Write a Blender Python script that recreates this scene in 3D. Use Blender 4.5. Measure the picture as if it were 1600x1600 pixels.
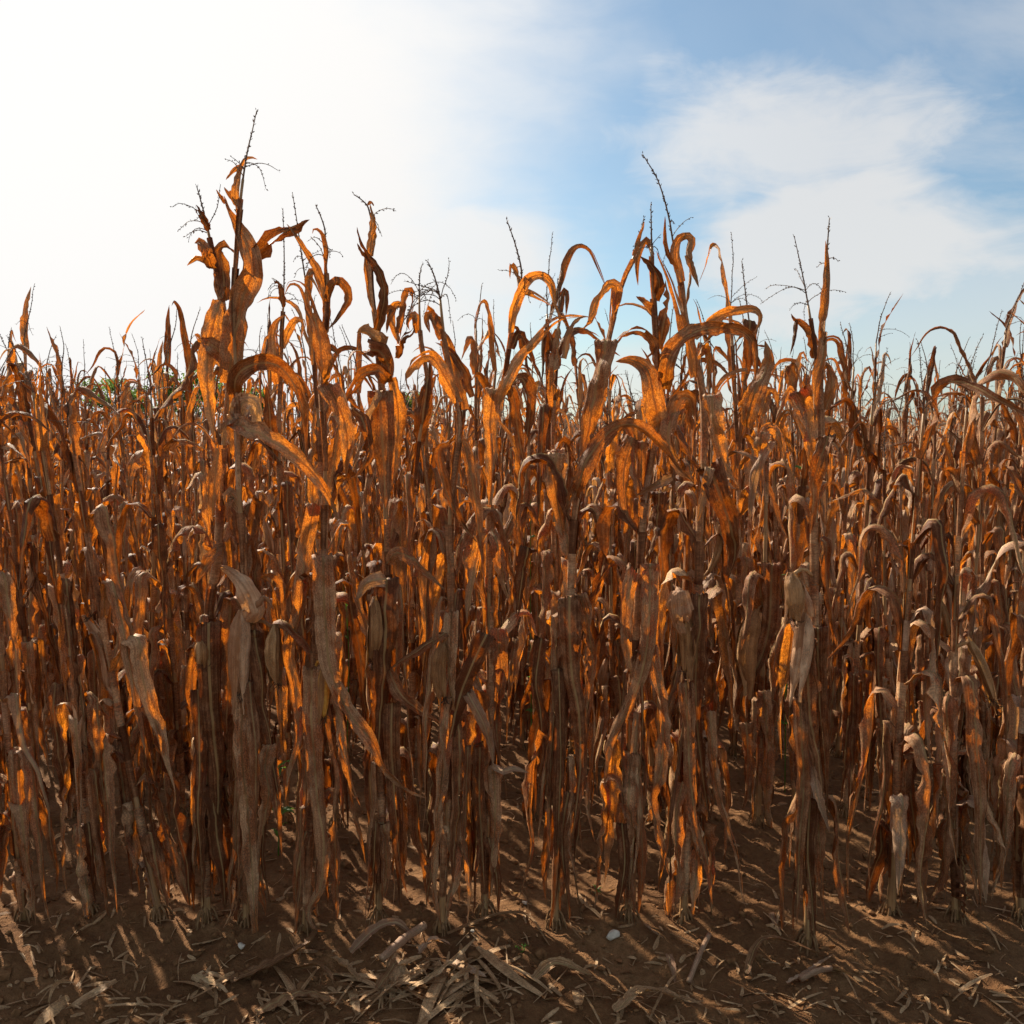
import bpy, math, random
import numpy as np
from mathutils import Vector

# ------------------------------------------------------------------ camera, world, sun, exposure
scene = bpy.context.scene
for o in list(bpy.data.objects):
    bpy.data.objects.remove(o)
COL = scene.collection
F = 1350.0                      # focal length in pixels of the 1600 px photograph
CAMZ = 1.6
PITCH = math.atan(110.0 / F)    # horizon at y = 690
cam_d = bpy.data.cameras.new("camera")
cam_d.sensor_width = 36.0
cam_d.lens = 36.0 * F / 1600.0
cam_d.clip_start = 0.05
cam_d.clip_end = 3000.0
cam = bpy.data.objects.new("camera", cam_d)
cam.location = (0, 0, CAMZ)
cam.rotation_euler = (math.pi / 2 - PITCH, 0, 0)
COL.objects.link(cam)
scene.camera = cam

SUN_EL = math.radians(35)
SUN_AZ = math.radians(-39.5)    # measured from +Y, clockwise; negative = to the left
sun_dir = Vector((math.sin(SUN_AZ) * math.cos(SUN_EL), math.cos(SUN_AZ) * math.cos(SUN_EL), math.sin(SUN_EL)))

def px_dir(x, y):
    cx, cy = (x - 800) / F, (800 - y) / F
    cp, sp = math.cos(PITCH), math.sin(PITCH)
    return Vector((cx, cp + cy * sp, -sp + cy * cp))

world = bpy.data.worlds.new("World")
scene.world = world
world.use_nodes = True
wt = world.node_tree
for n in list(wt.nodes):
    wt.nodes.remove(n)
wn = wt.nodes.new
wl = wt.links.new
wout = wn("ShaderNodeOutputWorld")
bg = wn("ShaderNodeBackground")
SKY_STRENGTH = 0.09
bg.inputs[1].default_value = SKY_STRENGTH
sky = wn("ShaderNodeTexSky")
sky.sky_type = 'NISHITA'
sky.sun_disc = False
sky.sun_elevation = SUN_EL
sky.sun_rotation = SUN_AZ
sky.air_density = 1.0
sky.dust_density = 1.3
sky.ozone_density = 1.4
tc = wn("ShaderNodeTexCoord")

def wmath(op, a, b=None, c=None, clamp=False):
    m = wn("ShaderNodeMath"); m.operation = op; m.use_clamp = clamp
    for i, v in enumerate((a, b, c)):
        if v is None: continue
        if isinstance(v, (int, float)): m.inputs[i].default_value = v
        else: wl(v, m.inputs[i])
    return m.outputs[0]

def wnoise(scale, detail, rough, stretch=(1, 1, 1), dist=0.0, off=(0, 0, 0)):
    mp = wn("ShaderNodeMapping"); mp.inputs['Scale'].default_value = stretch; mp.inputs['Location'].default_value = off
    wl(tc.outputs['Generated'], mp.inputs[0])
    n = wn("ShaderNodeTexNoise"); n.inputs['Scale'].default_value = scale; n.inputs['Detail'].default_value = detail
    n.inputs['Roughness'].default_value = rough; n.inputs['Distortion'].default_value = dist
    wl(mp.outputs[0], n.inputs['Vector'])
    return n.outputs['Fac']

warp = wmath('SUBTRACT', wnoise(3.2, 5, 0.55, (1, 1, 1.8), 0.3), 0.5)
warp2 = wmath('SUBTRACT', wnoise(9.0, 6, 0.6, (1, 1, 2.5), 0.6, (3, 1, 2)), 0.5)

def cloud_bank(x, y, r_in, r_out, sx=1.0, sz=1.0, amp=0.5, amp2=0.18):
    """A bank of thin cloud round one direction of the sky, its edge broken up by noise."""
    d = px_dir(x, y).normalized()
    sub = wn("ShaderNodeVectorMath"); sub.operation = 'SUBTRACT'
    wl(tc.outputs['Generated'], sub.inputs[0]); sub.inputs[1].default_value = d
    mul = wn("ShaderNodeVectorMath"); mul.operation = 'MULTIPLY'
    wl(sub.outputs[0], mul.inputs[0]); mul.inputs[1].default_value = (1 / sx, 1 / sx, 1 / sz)
    ln = wn("ShaderNodeVectorMath"); ln.operation = 'LENGTH'
    wl(mul.outputs[0], ln.inputs[0])
    dd = wmath('ADD', ln.outputs['Value'], wmath('MULTIPLY', warp, amp))
    dd = wmath('ADD', dd, wmath('MULTIPLY', warp2, amp2))
    mr = wn("ShaderNodeMapRange"); mr.interpolation_type = 'SMOOTHSTEP'
    wl(dd, mr.inputs['Value'])
    mr.inputs['From Min'].default_value = r_out; mr.inputs['From Max'].default_value = r_in
    mr.inputs['To Min'].default_value = 0; mr.inputs['To Max'].default_value = 1
    return mr.outputs[0]

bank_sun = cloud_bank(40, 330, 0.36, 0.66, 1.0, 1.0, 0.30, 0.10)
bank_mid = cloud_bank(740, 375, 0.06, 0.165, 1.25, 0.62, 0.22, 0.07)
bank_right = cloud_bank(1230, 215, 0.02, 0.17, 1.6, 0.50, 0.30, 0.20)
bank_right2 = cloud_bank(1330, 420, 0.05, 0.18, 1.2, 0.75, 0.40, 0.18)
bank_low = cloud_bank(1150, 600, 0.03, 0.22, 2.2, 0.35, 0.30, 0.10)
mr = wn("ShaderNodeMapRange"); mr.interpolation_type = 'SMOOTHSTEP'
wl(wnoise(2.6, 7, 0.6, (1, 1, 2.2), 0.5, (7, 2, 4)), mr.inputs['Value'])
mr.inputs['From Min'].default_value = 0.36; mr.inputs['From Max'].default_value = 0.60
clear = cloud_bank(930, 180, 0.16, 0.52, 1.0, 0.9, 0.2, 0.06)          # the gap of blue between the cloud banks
fill_clouds = wmath('MULTIPLY', mr.outputs[0], wmath('SUBTRACT', 0.52, wmath('MULTIPLY', clear, 0.46)))  # cloud added over the unseen sky to lift the ambient, thinned in the gap
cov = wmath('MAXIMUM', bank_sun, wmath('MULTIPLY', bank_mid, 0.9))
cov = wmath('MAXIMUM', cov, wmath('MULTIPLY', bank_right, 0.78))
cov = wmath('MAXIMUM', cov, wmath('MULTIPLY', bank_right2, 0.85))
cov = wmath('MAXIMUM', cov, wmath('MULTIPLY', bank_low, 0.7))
cov = wmath('MAXIMUM', cov, fill_clouds)
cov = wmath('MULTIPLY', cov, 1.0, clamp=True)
# clouds scatter the sun forward: brightest round the sun
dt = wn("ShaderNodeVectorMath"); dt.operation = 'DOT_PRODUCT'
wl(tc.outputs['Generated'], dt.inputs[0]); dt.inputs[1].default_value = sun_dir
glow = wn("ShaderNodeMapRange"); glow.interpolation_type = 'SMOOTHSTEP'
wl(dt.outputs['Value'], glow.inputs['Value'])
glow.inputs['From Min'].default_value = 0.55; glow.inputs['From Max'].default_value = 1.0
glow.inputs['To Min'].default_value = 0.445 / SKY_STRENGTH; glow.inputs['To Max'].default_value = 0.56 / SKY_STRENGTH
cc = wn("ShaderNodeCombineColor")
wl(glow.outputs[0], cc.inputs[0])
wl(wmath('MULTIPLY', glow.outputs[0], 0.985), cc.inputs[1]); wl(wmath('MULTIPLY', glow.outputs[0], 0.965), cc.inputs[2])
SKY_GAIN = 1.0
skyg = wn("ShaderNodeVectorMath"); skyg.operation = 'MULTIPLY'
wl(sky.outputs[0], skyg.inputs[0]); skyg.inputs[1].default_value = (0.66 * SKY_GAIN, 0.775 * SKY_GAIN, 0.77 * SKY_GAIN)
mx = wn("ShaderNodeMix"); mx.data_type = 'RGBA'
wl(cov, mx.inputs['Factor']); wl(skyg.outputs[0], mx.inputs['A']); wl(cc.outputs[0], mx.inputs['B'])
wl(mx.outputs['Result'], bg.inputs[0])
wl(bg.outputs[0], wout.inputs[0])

sl = bpy.data.lights.new("sun", 'SUN')
sl.energy = 5.0
sl.angle = math.radians(0.6)
sl.color = (1.0, 0.90, 0.75)
so = bpy.data.objects.new("sun", sl)
so.rotation_euler = (-sun_dir).to_track_quat('-Z', 'Y').to_euler()
so.location = sun_dir * 60
COL.objects.link(so)

scene.view_settings.view_transform = 'Standard'
scene.view_settings.look = 'None'
scene.view_settings.exposure = 0.88
scene.view_settings.gamma = 1.0
scene.render.engine = 'CYCLES'
scene.cycles.use_denoising = True
scene.cycles.max_bounces = 4
scene.cycles.diffuse_bounces = 3
scene.cycles.glossy_bounces = 2
scene.cycles.transmission_bounces = 3
scene.cycles.use_adaptive_sampling = True
scene.cycles.adaptive_threshold = 0.02
scene.cycles.use_light_tree = False
scene.cycles.caustics_reflective = False
scene.cycles.caustics_refractive = False

# ------------------------------------------------------------------ helpers
RNG = np.random.default_rng(11)
CAM = np.array([0, 0, CAMZ])

def at(x, y, Y):
    """Pixel of the photograph -> the point at distance Y in front of the camera."""
    d = px_dir(x, y)
    k = Y / d.y
    return np.array([d.x * k, Y, CAMZ + d.z * k])

def on_ground(x, y, z=0.0):
    d = px_dir(x, y)
    k = (z - CAMZ) / d.z
    return np.array([d.x * k, d.y * k, z])

class Noise2:
    def __init__(self, seed, n=64):
        self.g = np.random.default_rng(seed).random((n, n)); self.n = n
    def __call__(self, x, y):
        n = self.n
        xi = np.floor(x).astype(int); yi = np.floor(y).astype(int)
        fx = x - xi; fy = y - yi
        fx = fx * fx * (3 - 2 * fx); fy = fy * fy * (3 - 2 * fy)
        g = self.g
        a = g[xi % n, yi % n]; b = g[(xi + 1) % n, yi % n]; c = g[xi % n, (yi + 1) % n]; d = g[(xi + 1) % n, (yi + 1) % n]
        return (a * (1 - fx) + b * fx) * (1 - fy) + (c * (1 - fx) + d * fx) * fy

NZ = [Noise2(s) for s in range(6)]
ROW0, DROW = 2.79, 0.735

def ground_z(x, y):
    x = np.asarray(x, float); y = np.asarray(y, float)
    near = np.clip((14 - np.hypot(x, y)) / 6, 0, 1)
    z = 0.05 * (NZ[0](x * 0.9 + 9, y * 0.9 + 5) - 0.5) + 0.028 * (NZ[1](x * 3.1, y * 3.1) - 0.5)
    z = z + near * (0.022 * (NZ[2](x * 9, y * 9) - 0.5) + 0.020 * (NZ[3](x * 23, y * 23) - 0.5) + 0.010 * (NZ[4](x * 55, y * 55) - 0.5))
    ph = (y - ROW0) / DROW
    ridge = 0.5 + 0.5 * np.cos(2 * np.pi * ph)
    z = z + np.where(y > ROW0 - DROW * 0.5, 0.035 * (ridge - 0.6), -0.02)
    return z

def new_mesh(name, verts, faces, mat, uvs=None, smooth=True):
    me = bpy.data.meshes.new(name)
    me.from_pydata(np.asarray(verts).tolist(), [], faces)
    if uvs is not None:
        lay = me.uv_layers.new(name="UVMap")
        idx = np.empty(len(me.loops), dtype=np.int32)
        me.loops.foreach_get("vertex_index", idx)
        lay.data.foreach_set("uv", np.asarray(uvs, dtype=np.float32)[idx].ravel())
    if smooth:
        me.polygons.foreach_set("use_smooth", np.ones(len(me.polygons), dtype=bool))
    me.materials.append(mat)
    me.update()
    return me

def add(name, me, parent=None, loc=None):
    o = bpy.data.objects.new(name, me)
    COL.objects.link(o)
    if parent is not None: o.parent = parent
    if loc is not None: o.location = loc
    return o

def tag(o, label=None, cat=None, group=None, kind=None):
    if label: o["label"] = label
    if cat: o["category"] = cat
    if group: o["group"] = group
    if kind: o["kind"] = kind
    return o

class Geo:
    """Collects several pieces of one part."""
    def __init__(self): self.v = []; self.f = []; self.u = []; self.n = 0
    def put(self, v, f, u=None):
        v = np.asarray(v, float)
        self.v.append(v); self.f += [tuple(i + self.n for i in q) for q in f]
        self.u.append(np.asarray(u, float) if u is not None else np.zeros((len(v), 2)))
        self.n += len(v)
    def mesh(self, name, mat, smooth=True):
        return new_mesh(name, np.vstack(self.v), self.f, mat, np.vstack(self.u), smooth)
    def arrays(self): return np.vstack(self.v), self.f, np.vstack(self.u)

def nrm(a):
    return a / np.maximum(np.linalg.norm(a, axis=-1, keepdims=True), 1e-9)

def spline(P, n):
    """Catmull-Rom through the points, resampled to n points of equal spacing."""
    P = np.asarray(P, float)
    if len(P) == 2:
        t = np.linspace(0, 1, n)[:, None]
        return P[0] * (1 - t) + P[1] * t
    Q = np.vstack([2 * P[0] - P[1], P, 2 * P[-1] - P[-2]])
    out = []
    for i in range(1, len(Q) - 2):
        p0, p1, p2, p3 = Q[i - 1:i + 3]
        t = np.linspace(0, 1, 14, endpoint=False)[:, None]
        out.append(0.5 * (2 * p1 + (p2 - p0) * t + (2 * p0 - 5 * p1 + 4 * p2 - p3) * t ** 2 + (3 * p1 - p0 - 3 * p2 + p3) * t ** 3))
    out.append(P[-1:])
    out = np.vstack(out)
    s = np.concatenate([[0], np.cumsum(np.linalg.norm(np.diff(out, axis=0), axis=1))])
    q = np.linspace(0, s[-1], n)
    return np.stack([np.interp(q, s, out[:, k]) for k in range(3)], 1)

def tube(P, R, sides=6, uoff=0.0):
    P = np.asarray(P, float); n = len(P)
    R = np.broadcast_to(np.asarray(R, float), (n,))
    T = nrm(np.gradient(P, axis=0))
    ref = np.where(np.abs(T[:, 2:3]) > 0.9, np.array([[1.0, 0, 0]]), np.array([[0, 0, 1.0]]))
    A = nrm(np.cross(T, ref))
    for i in range(1, n):
        if np.dot(A[i], A[i - 1]) < 0: A[i] = -A[i]
        A[i] = A[i - 1] - T[i] * np.dot(A[i - 1], T[i]); A[i] /= max(np.linalg.norm(A[i]), 1e-9)
    B = np.cross(T, A)
    a = np.linspace(0, 2 * np.pi, sides, endpoint=False)
    V = (P[:, None, :] + R[:, None, None] * (np.cos(a)[None, :, None] * A[:, None, :] + np.sin(a)[None, :, None] * B[:, None, :])).reshape(-1, 3)
    s = np.concatenate([[0], np.cumsum(np.linalg.norm(np.diff(P, axis=0), axis=1))])
    U = np.stack([np.repeat(s + uoff, sides), np.tile(a / (2 * np.pi), n)], 1)
    f = []
    for i in range(n - 1):
        for j in range(sides):
            k = (j + 1) % sides
            f.append((i * sides + j, i * sides + k, (i + 1) * sides + k, (i + 1) * sides + j))
    f.append(tuple(range(sides - 1, -1, -1))); f.append(tuple((n - 1) * sides + j for j in range(sides)))
    return V, f, U

def wob(rng, s, L, k=3):
    """Smooth random wave along s."""
    r = np.zeros_like(s)
    for i in range(k):
        r = r + rng.normal(0, 1 / (i + 1)) * np.sin(2 * np.pi * s / L * (0.7 + i * 0.9) + rng.uniform(0, 6.28))
    return r

def blade(P, w, W0, roll, curl, rng, M=7, ripple=0.12, sign=1.0, rag=1.0):
    """A leaf blade: centre line P, width w, flat direction W0 rolled round the line, curled across, with rippled edges."""
    n = len(P)
    T = nrm(np.gradient(P, axis=0))
    W0 = W0 - T * np.sum(W0 * T, 1, keepdims=True); W0 = nrm(W0)
    for i in range(1, n):
        if np.dot(W0[i], W0[i - 1]) < 0: W0[i] = -W0[i]
    N0 = np.cross(W0, T)
    cr, sr = np.cos(roll)[:, None], np.sin(roll)[:, None]
    W = W0 * cr + N0 * sr
    N = np.cross(W, T)
    s = np.concatenate([[0], np.cumsum(np.linalg.norm(np.diff(P, axis=0), axis=1))])
    L = s[-1]
    v = np.linspace(-1, 1, M)
    k = np.maximum(np.abs(curl), 0.05)
    sg = np.sign(curl + 1e-6) * sign
    jag = [np.maximum(1 + rag * (0.10 * wob(rng, s, L / 3.0) + 0.05 * wob(rng, s, L / 11.0)), 0.3) for _ in range(2)]
    rp = [wob(rng, s, L / 4.0, 3) + 0.55 * wob(rng, s, L / 11.0, 3) for _ in range(2)]
    cru = wob(rng, s, L / 4, 3)
    V = np.empty((n, M, 3)); U = np.empty((n, M, 2))
    for j, vj in enumerate(v):
        side = 0 if vj < 0 else 1
        hw = w * 0.5 * (1 + (jag[side] - 1) * abs(vj))
        off = hw * np.sin(k * vj) / k
        up = hw * (1 - np.cos(k * vj)) / k * sg
        up = up + w * ripple * (abs(vj) ** 2) * rp[side] + w * 0.08 * cru * (1 - abs(vj))
        if abs(vj) < 0.01: up = up - 0.05 * w * sg
        if M >= 7: up = up + w * 0.045 * (-1) ** j
        V[:, j] = P + W * off[:, None] + N * up[:, None]
        U[:, j, 0] = s; U[:, j, 1] = (vj + 1) / 2
    split = {}
    if M >= 7 and rag > 0.5 and rng.random() < 0.4:          # the blade is torn lengthwise towards its tip
        for _ in range(int(rng.integers(1, 3))):
            j = int(rng.integers(1, M - 1)); i0 = int(n * rng.uniform(0.35, 0.8))
            split[j] = i0
            V[i0:, j] += (W[i0:] * (w[i0:] * rng.uniform(0.0, 0.12))[:, None])
    f = [(i * M + j, i * M + j + 1, (i + 1) * M + j + 1, (i + 1) * M + j) for i in range(n - 1) for j in range(M - 1)
         if not (j in split and i >= split[j])]
    return V.reshape(-1, 3), f, U.reshape(-1, 2)

def sheath(P, r, rng, sides=9):
    """The sheath of a leaf: an open tube round the stalk, looser towards the collar."""
    n = len(P)
    T = nrm(np.gradient(P, axis=0))
    A = nrm(np.cross(T, np.array([[0, 1.0, 0.02]]))); B = np.cross(T, A)
    a0 = rng.uniform(0, 6.28); span = rng.uniform(4.6, 5.6)
    a = a0 + np.linspace(0, span, sides)
    V = np.empty((n, sides, 3)); U = np.empty((n, sides, 2))
    lo = np.linspace(0, 1, n)
    for j in range(sides):
        edge = abs(j / (sides - 1) * 2 - 1) ** 4
        rr = r * (1.0 + 0.25 * lo) + 0.002 + edge * rng.uniform(0.0, 0.006) * lo
        V[:, j] = P + rr[:, None] * (np.cos(a[j]) * A + np.sin(a[j]) * B)
        U[:, j, 0] = np.linspace(0, 0.15, n) + 0.37; U[:, j, 1] = 0.03 + 0.4 * j / sides
    f = [(i * sides + j, i * sides + j + 1, (i + 1) * sides + j + 1, (i + 1) * sides + j) for i in range(n - 1) for j in range(sides - 1)]
    return V.reshape(-1, 3), f, U.reshape(-1, 2)

# ------------------------------------------------------------------ materials
def mat_new(name):
    m = bpy.data.materials.new(name); m.use_nodes = True
    t = m.node_tree
    for n in list(t.nodes): t.nodes.remove(n)
    return m, t

class NT:
    def __init__(self, t): self.t = t
    def n(self, typ, **kw):
        x = self.t.nodes.new(typ)
        for k, v in kw.items(): setattr(x, k, v)
        return x
    def l(self, a, b): self.t.links.new(a, b)
    def math(self, op, a, b=None, c=None, clamp=False):
        m = self.n("ShaderNodeMath", operation=op, use_clamp=clamp)
        for i, v in enumerate((a, b, c)):
            if v is None: continue
            if isinstance(v, (int, float)): m.inputs[i].default_value = v
            else: self.l(v, m.inputs[i])
        return m.outputs[0]
    def ramp(self, fac, stops):
        r = self.n("ShaderNodeValToRGB")
        e = r.color_ramp.elements
        while len(e) < len(stops): e.new(0.5)
        for i, (p, c) in enumerate(stops):
            e[i].position = p; e[i].color = (c[0], c[1], c[2], 1) if len(c) == 3 else c
        self.l(fac, r.inputs[0])
        return r.outputs[0]
    def noise(self, vec, scale, detail=4, rough=0.55, dist=0.0):
        x = self.n("ShaderNodeTexNoise")
        x.inputs['Scale'].default_value = scale; x.inputs['Detail'].default_value = detail
        x.inputs['Roughness'].default_value = rough; x.inputs['Distortion'].default_value = dist
        if vec is not None: self.l(vec, x.inputs['Vector'])
        return x.outputs['Fac']
    def mix(self, fac, a, b, blend='MIX'):
        m = self.n("ShaderNodeMix", data_type='RGBA', blend_type=blend)
        for s, v in (('Factor', fac), ('A', a), ('B', b)):
            if isinstance(v, (int, float)): m.inputs[s].default_value = v
            elif isinstance(v, tuple): m.inputs[s].default_value = (v[0], v[1], v[2], 1)
            else: self.l(v, m.inputs[s])
        return m.outputs['Result']
    def xyz(self, x, y, z=0.0):
        c = self.n("ShaderNodeCombineXYZ")
        for i, v in enumerate((x, y, z)):
            if isinstance(v, (int, float)): c.inputs[i].default_value = v
            else: self.l(v, c.inputs[i])
        return c.outputs[0]

def dry_leaf_material(name, dark, mid, pale, tr_a, tr_b, trans=0.5, rib=True, width=0.06, spec=0.25, mott=0.45):
    m, t = mat_new(name); k = NT(t)
    uv = k.n("ShaderNodeUVMap"); sep = k.n("ShaderNodeSeparateXYZ"); k.l(uv.outputs[0], sep.inputs[0])
    oi = k.n("ShaderNodeObjectInfo")
    u, v = sep.outputs[0], sep.outputs[1]
    rnd = oi.outputs['Random']
    z = k.math('MULTIPLY', rnd, 37.0)
    iso = k.xyz(u, k.math('MULTIPLY', v, width), z)
    veins = k.noise(k.xyz(k.math('MULTIPLY', u, 1.6), k.math('MULTIPLY', v, 13.0), z), 1.0, 5, 0.72)
    blotch = k.noise(iso, 26.0, 4, 0.6, 0.4)
    speck = k.noise(k.xyz(k.math('MULTIPLY', u, 0.55), k.math('MULTIPLY', v, width), z), 330.0, 3, 0.65)
    fac = k.math('ADD', k.math('MULTIPLY', veins, 0.62), k.math('MULTIPLY', blotch, 0.38))
    fac = k.math('ADD', fac, k.math('MULTIPLY', k.math('SUBTRACT', rnd, 0.5), 0.36))
    base = k.ramp(fac, [(0.33, dark), (0.5, mid), (0.70, pale)])
    sp = k.n("ShaderNodeMapRange"); k.l(speck, sp.inputs['Value'])
    sp.inputs['From Min'].default_value = 0.40; sp.inputs['From Max'].default_value = 0.60
    spk = sp.outputs[0]
    base = k.mix(k.math('MULTIPLY', k.math('SUBTRACT', 1.0, spk), mott), base, tuple(c * 0.55 for c in dark))
    fac2 = k.math('ADD', k.math('MULTIPLY', veins, 0.35), k.math('MULTIPLY', blotch, 0.45))
    fac2 = k.math('ADD', fac2, k.math('MULTIPLY', rnd, 0.22))
    tcol = k.ramp(fac2, [(0.3, tr_a), (0.72, tr_b)])
    tcol = k.mix(k.math('MULTIPLY', k.math('SUBTRACT', 1.0, spk), 0.72), tcol, tuple(c * 0.22 for c in tr_a))
    pm = k.n("ShaderNodeMapRange"); pm.interpolation_type = 'SMOOTHSTEP'; k.l(k.noise(k.xyz(k.math('MULTIPLY', u, 0.45), k.math('MULTIPLY', v, width), z), 22.0, 3, 0.6), pm.inputs['Value'])
    pm.inputs['From Min'].default_value = 0.41; pm.inputs['From Max'].default_value = 0.60
    tfac = k.math('MULTIPLY', k.math('ADD', 0.16, k.math('MULTIPLY', k.math('MULTIPLY', k.math('ADD', rnd, 0.25), 1.45), pm.outputs[0])), trans)
    if rib:
        d = k.math('ABSOLUTE', k.math('SUBTRACT', v, 0.5))
        rb = k.n("ShaderNodeMapRange"); rb.interpolation_type = 'SMOOTHSTEP'; k.l(d, rb.inputs['Value'])
        rb.inputs['From Min'].default_value = 0.075; rb.inputs['From Max'].default_value = 0.03
        ribm = rb.outputs[0]
        base = k.mix(k.math('MULTIPLY', ribm, 0.75), base, (pale[0] * 0.62, pale[1] * 0.66, pale[2] * 0.52))
        tcol = k.mix(k.math('MULTIPLY', ribm, 0.8), tcol, tuple(c * 0.25 for c in tr_a))
    bump_h = k.math('ADD', k.math('MULTIPLY', k.noise(k.xyz(k.math('MULTIPLY', u, 3.0), k.math('MULTIPLY', v, 44.0), z), 1.0, 2, 0.5), 0.6),
                    k.math('MULTIPLY', k.noise(iso, 30.0, 1, 0.5), 0.9))
    bp = k.n("ShaderNodeBump"); bp.inputs['Strength'].default_value = 0.8; bp.inputs['Distance'].default_value = 0.006
    k.l(bump_h, bp.inputs['Height'])
    pb = k.n("ShaderNodeBsdfPrincipled"); pb.inputs['Roughness'].default_value = 0.55
    pb.inputs['Specular IOR Level'].default_value = spec
    k.l(base, pb.inputs['Base Color']); k.l(bp.outputs[0], pb.inputs['Normal'])
    tb = k.n("ShaderNodeBsdfTranslucent"); k.l(tcol, tb.inputs['Color']); k.l(bp.outputs[0], tb.inputs['Normal'])
    ms = k.n("ShaderNodeMixShader"); k.l(tfac, ms.inputs[0])
    k.l(pb.outputs[0], ms.inputs[1]); k.l(tb.outputs[0], ms.inputs[2])
    out = k.n("ShaderNodeOutputMaterial"); k.l(ms.outputs[0], out.inputs[0])
    return m

M_LEAF = dry_leaf_material("dry_leaf", (0.125, 0.046, 0.018), (0.41, 0.195, 0.090), (0.70, 0.425, 0.225),
                           (0.62, 0.095, 0.005), (0.96, 0.31, 0.018), 0.33, spec=0.12)
M_HUSK = dry_leaf_material("dry_husk", (0.34, 0.155, 0.065), (0.62, 0.34, 0.175), (0.82, 0.53, 0.31),
                           (0.75, 0.25, 0.05), (0.95, 0.46, 0.12), 0.26, rib=False, mott=0.12)
M_HUSK_BROWN = dry_leaf_material("brown_husk", (0.21, 0.09, 0.03), (0.46, 0.23, 0.088), (0.66, 0.39, 0.175),
                                 (0.7, 0.22, 0.03), (0.95, 0.46, 0.08), 0.28, rib=False, mott=0.2)
M_PALE = dry_leaf_material("bleached_leaf", (0.33, 0.17, 0.09), (0.56, 0.335, 0.195), (0.76, 0.515, 0.325),
                           (0.7, 0.24, 0.05), (0.9, 0.43, 0.11), 0.24)
M_LITTER = dry_leaf_material("litter_leaf", (0.20, 0.09, 0.036), (0.45, 0.24, 0.105), (0.76, 0.50, 0.26),
                             (0.6, 0.26, 0.06), (0.8, 0.45, 0.13), 0.2)

def stalk_material():
    m, t = mat_new("dry_stalk"); k = NT(t)
    uv = k.n("ShaderNodeUVMap"); sep = k.n("ShaderNodeSeparateXYZ"); k.l(uv.outputs[0], sep.inputs[0])
    oi = k.n("ShaderNodeObjectInfo"); z = k.math('MULTIPLY', oi.outputs['Random'], 31.0)
    st = k.noise(k.xyz(k.math('MULTIPLY', sep.outputs[0], 3.0), k.math('MULTIPLY', sep.outputs[1], 14.0), z), 1.0, 4, 0.6)
    bl = k.noise(k.xyz(k.math('MULTIPLY', sep.outputs[0], 12.0), k.math('MULTIPLY', sep.outputs[1], 1.5), z), 1.0, 4, 0.6)
    fac = k.math('ADD', k.math('MULTIPLY', st, 0.55), k.math('MULTIPLY', bl, 0.45))
    base = k.ramp(fac, [(0.3, (0.14, 0.065, 0.027)), (0.5, (0.34, 0.19, 0.078)), (0.7, (0.50, 0.32, 0.145))])
    bp = k.n("ShaderNodeBump"); bp.inputs['Strength'].default_value = 0.5; bp.inputs['Distance'].default_value = 0.003
    k.l(st, bp.inputs['Height'])
    pb = k.n("ShaderNodeBsdfPrincipled"); pb.inputs['Roughness'].default_value = 0.5; pb.inputs['Specular IOR Level'].default_value = 0.35
    k.l(base, pb.inputs['Base Color']); k.l(bp.outputs[0], pb.inputs['Normal'])
    out = k.n("ShaderNodeOutputMaterial"); k.l(pb.outputs[0], out.inputs[0])
    return m
M_STALK = stalk_material()

def plain(name, c1, c2, scale=40.0, rough=0.7, spec=0.2, trans=0.0, tcol=(0.3, 0.5, 0.08), bump=0.3):
    m, t = mat_new(name); k = NT(t)
    co = k.n("ShaderNodeTexCoord")
    oi = k.n("ShaderNodeObjectInfo")
    ad = k.n("ShaderNodeVectorMath", operation='ADD'); k.l(co.outputs['Object'], ad.inputs[0]); k.l(oi.outputs['Random'], ad.inputs[1])
    nz = k.noise(ad.outputs[0], scale, 5, 0.6)
    base = k.ramp(nz, [(0.32, c1), (0.68, c2)])
    bp = k.n("ShaderNodeBump"); bp.inputs['Strength'].default_value = bump; bp.inputs['Distance'].default_value = 0.004
    k.l(nz, bp.inputs['Height'])
    pb = k.n("ShaderNodeBsdfPrincipled"); pb.inputs['Roughness'].default_value = rough; pb.inputs['Specular IOR Level'].default_value = spec
    k.l(base, pb.inputs['Base Color']); k.l(bp.outputs[0], pb.inputs['Normal'])
    out = k.n("ShaderNodeOutputMaterial")
    if trans > 0:
        tb = k.n("ShaderNodeBsdfTranslucent"); tb.inputs[0].default_value = (*tcol, 1)
        ms = k.n("ShaderNodeMixShader"); ms.inputs[0].default_value = trans
        k.l(pb.outputs[0], ms.inputs[1]); k.l(tb.outputs[0], ms.inputs[2]); k.l(ms.outputs[0], out.inputs[0])
    else:
        k.l(pb.outputs[0], out.inputs[0])
    return m

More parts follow.
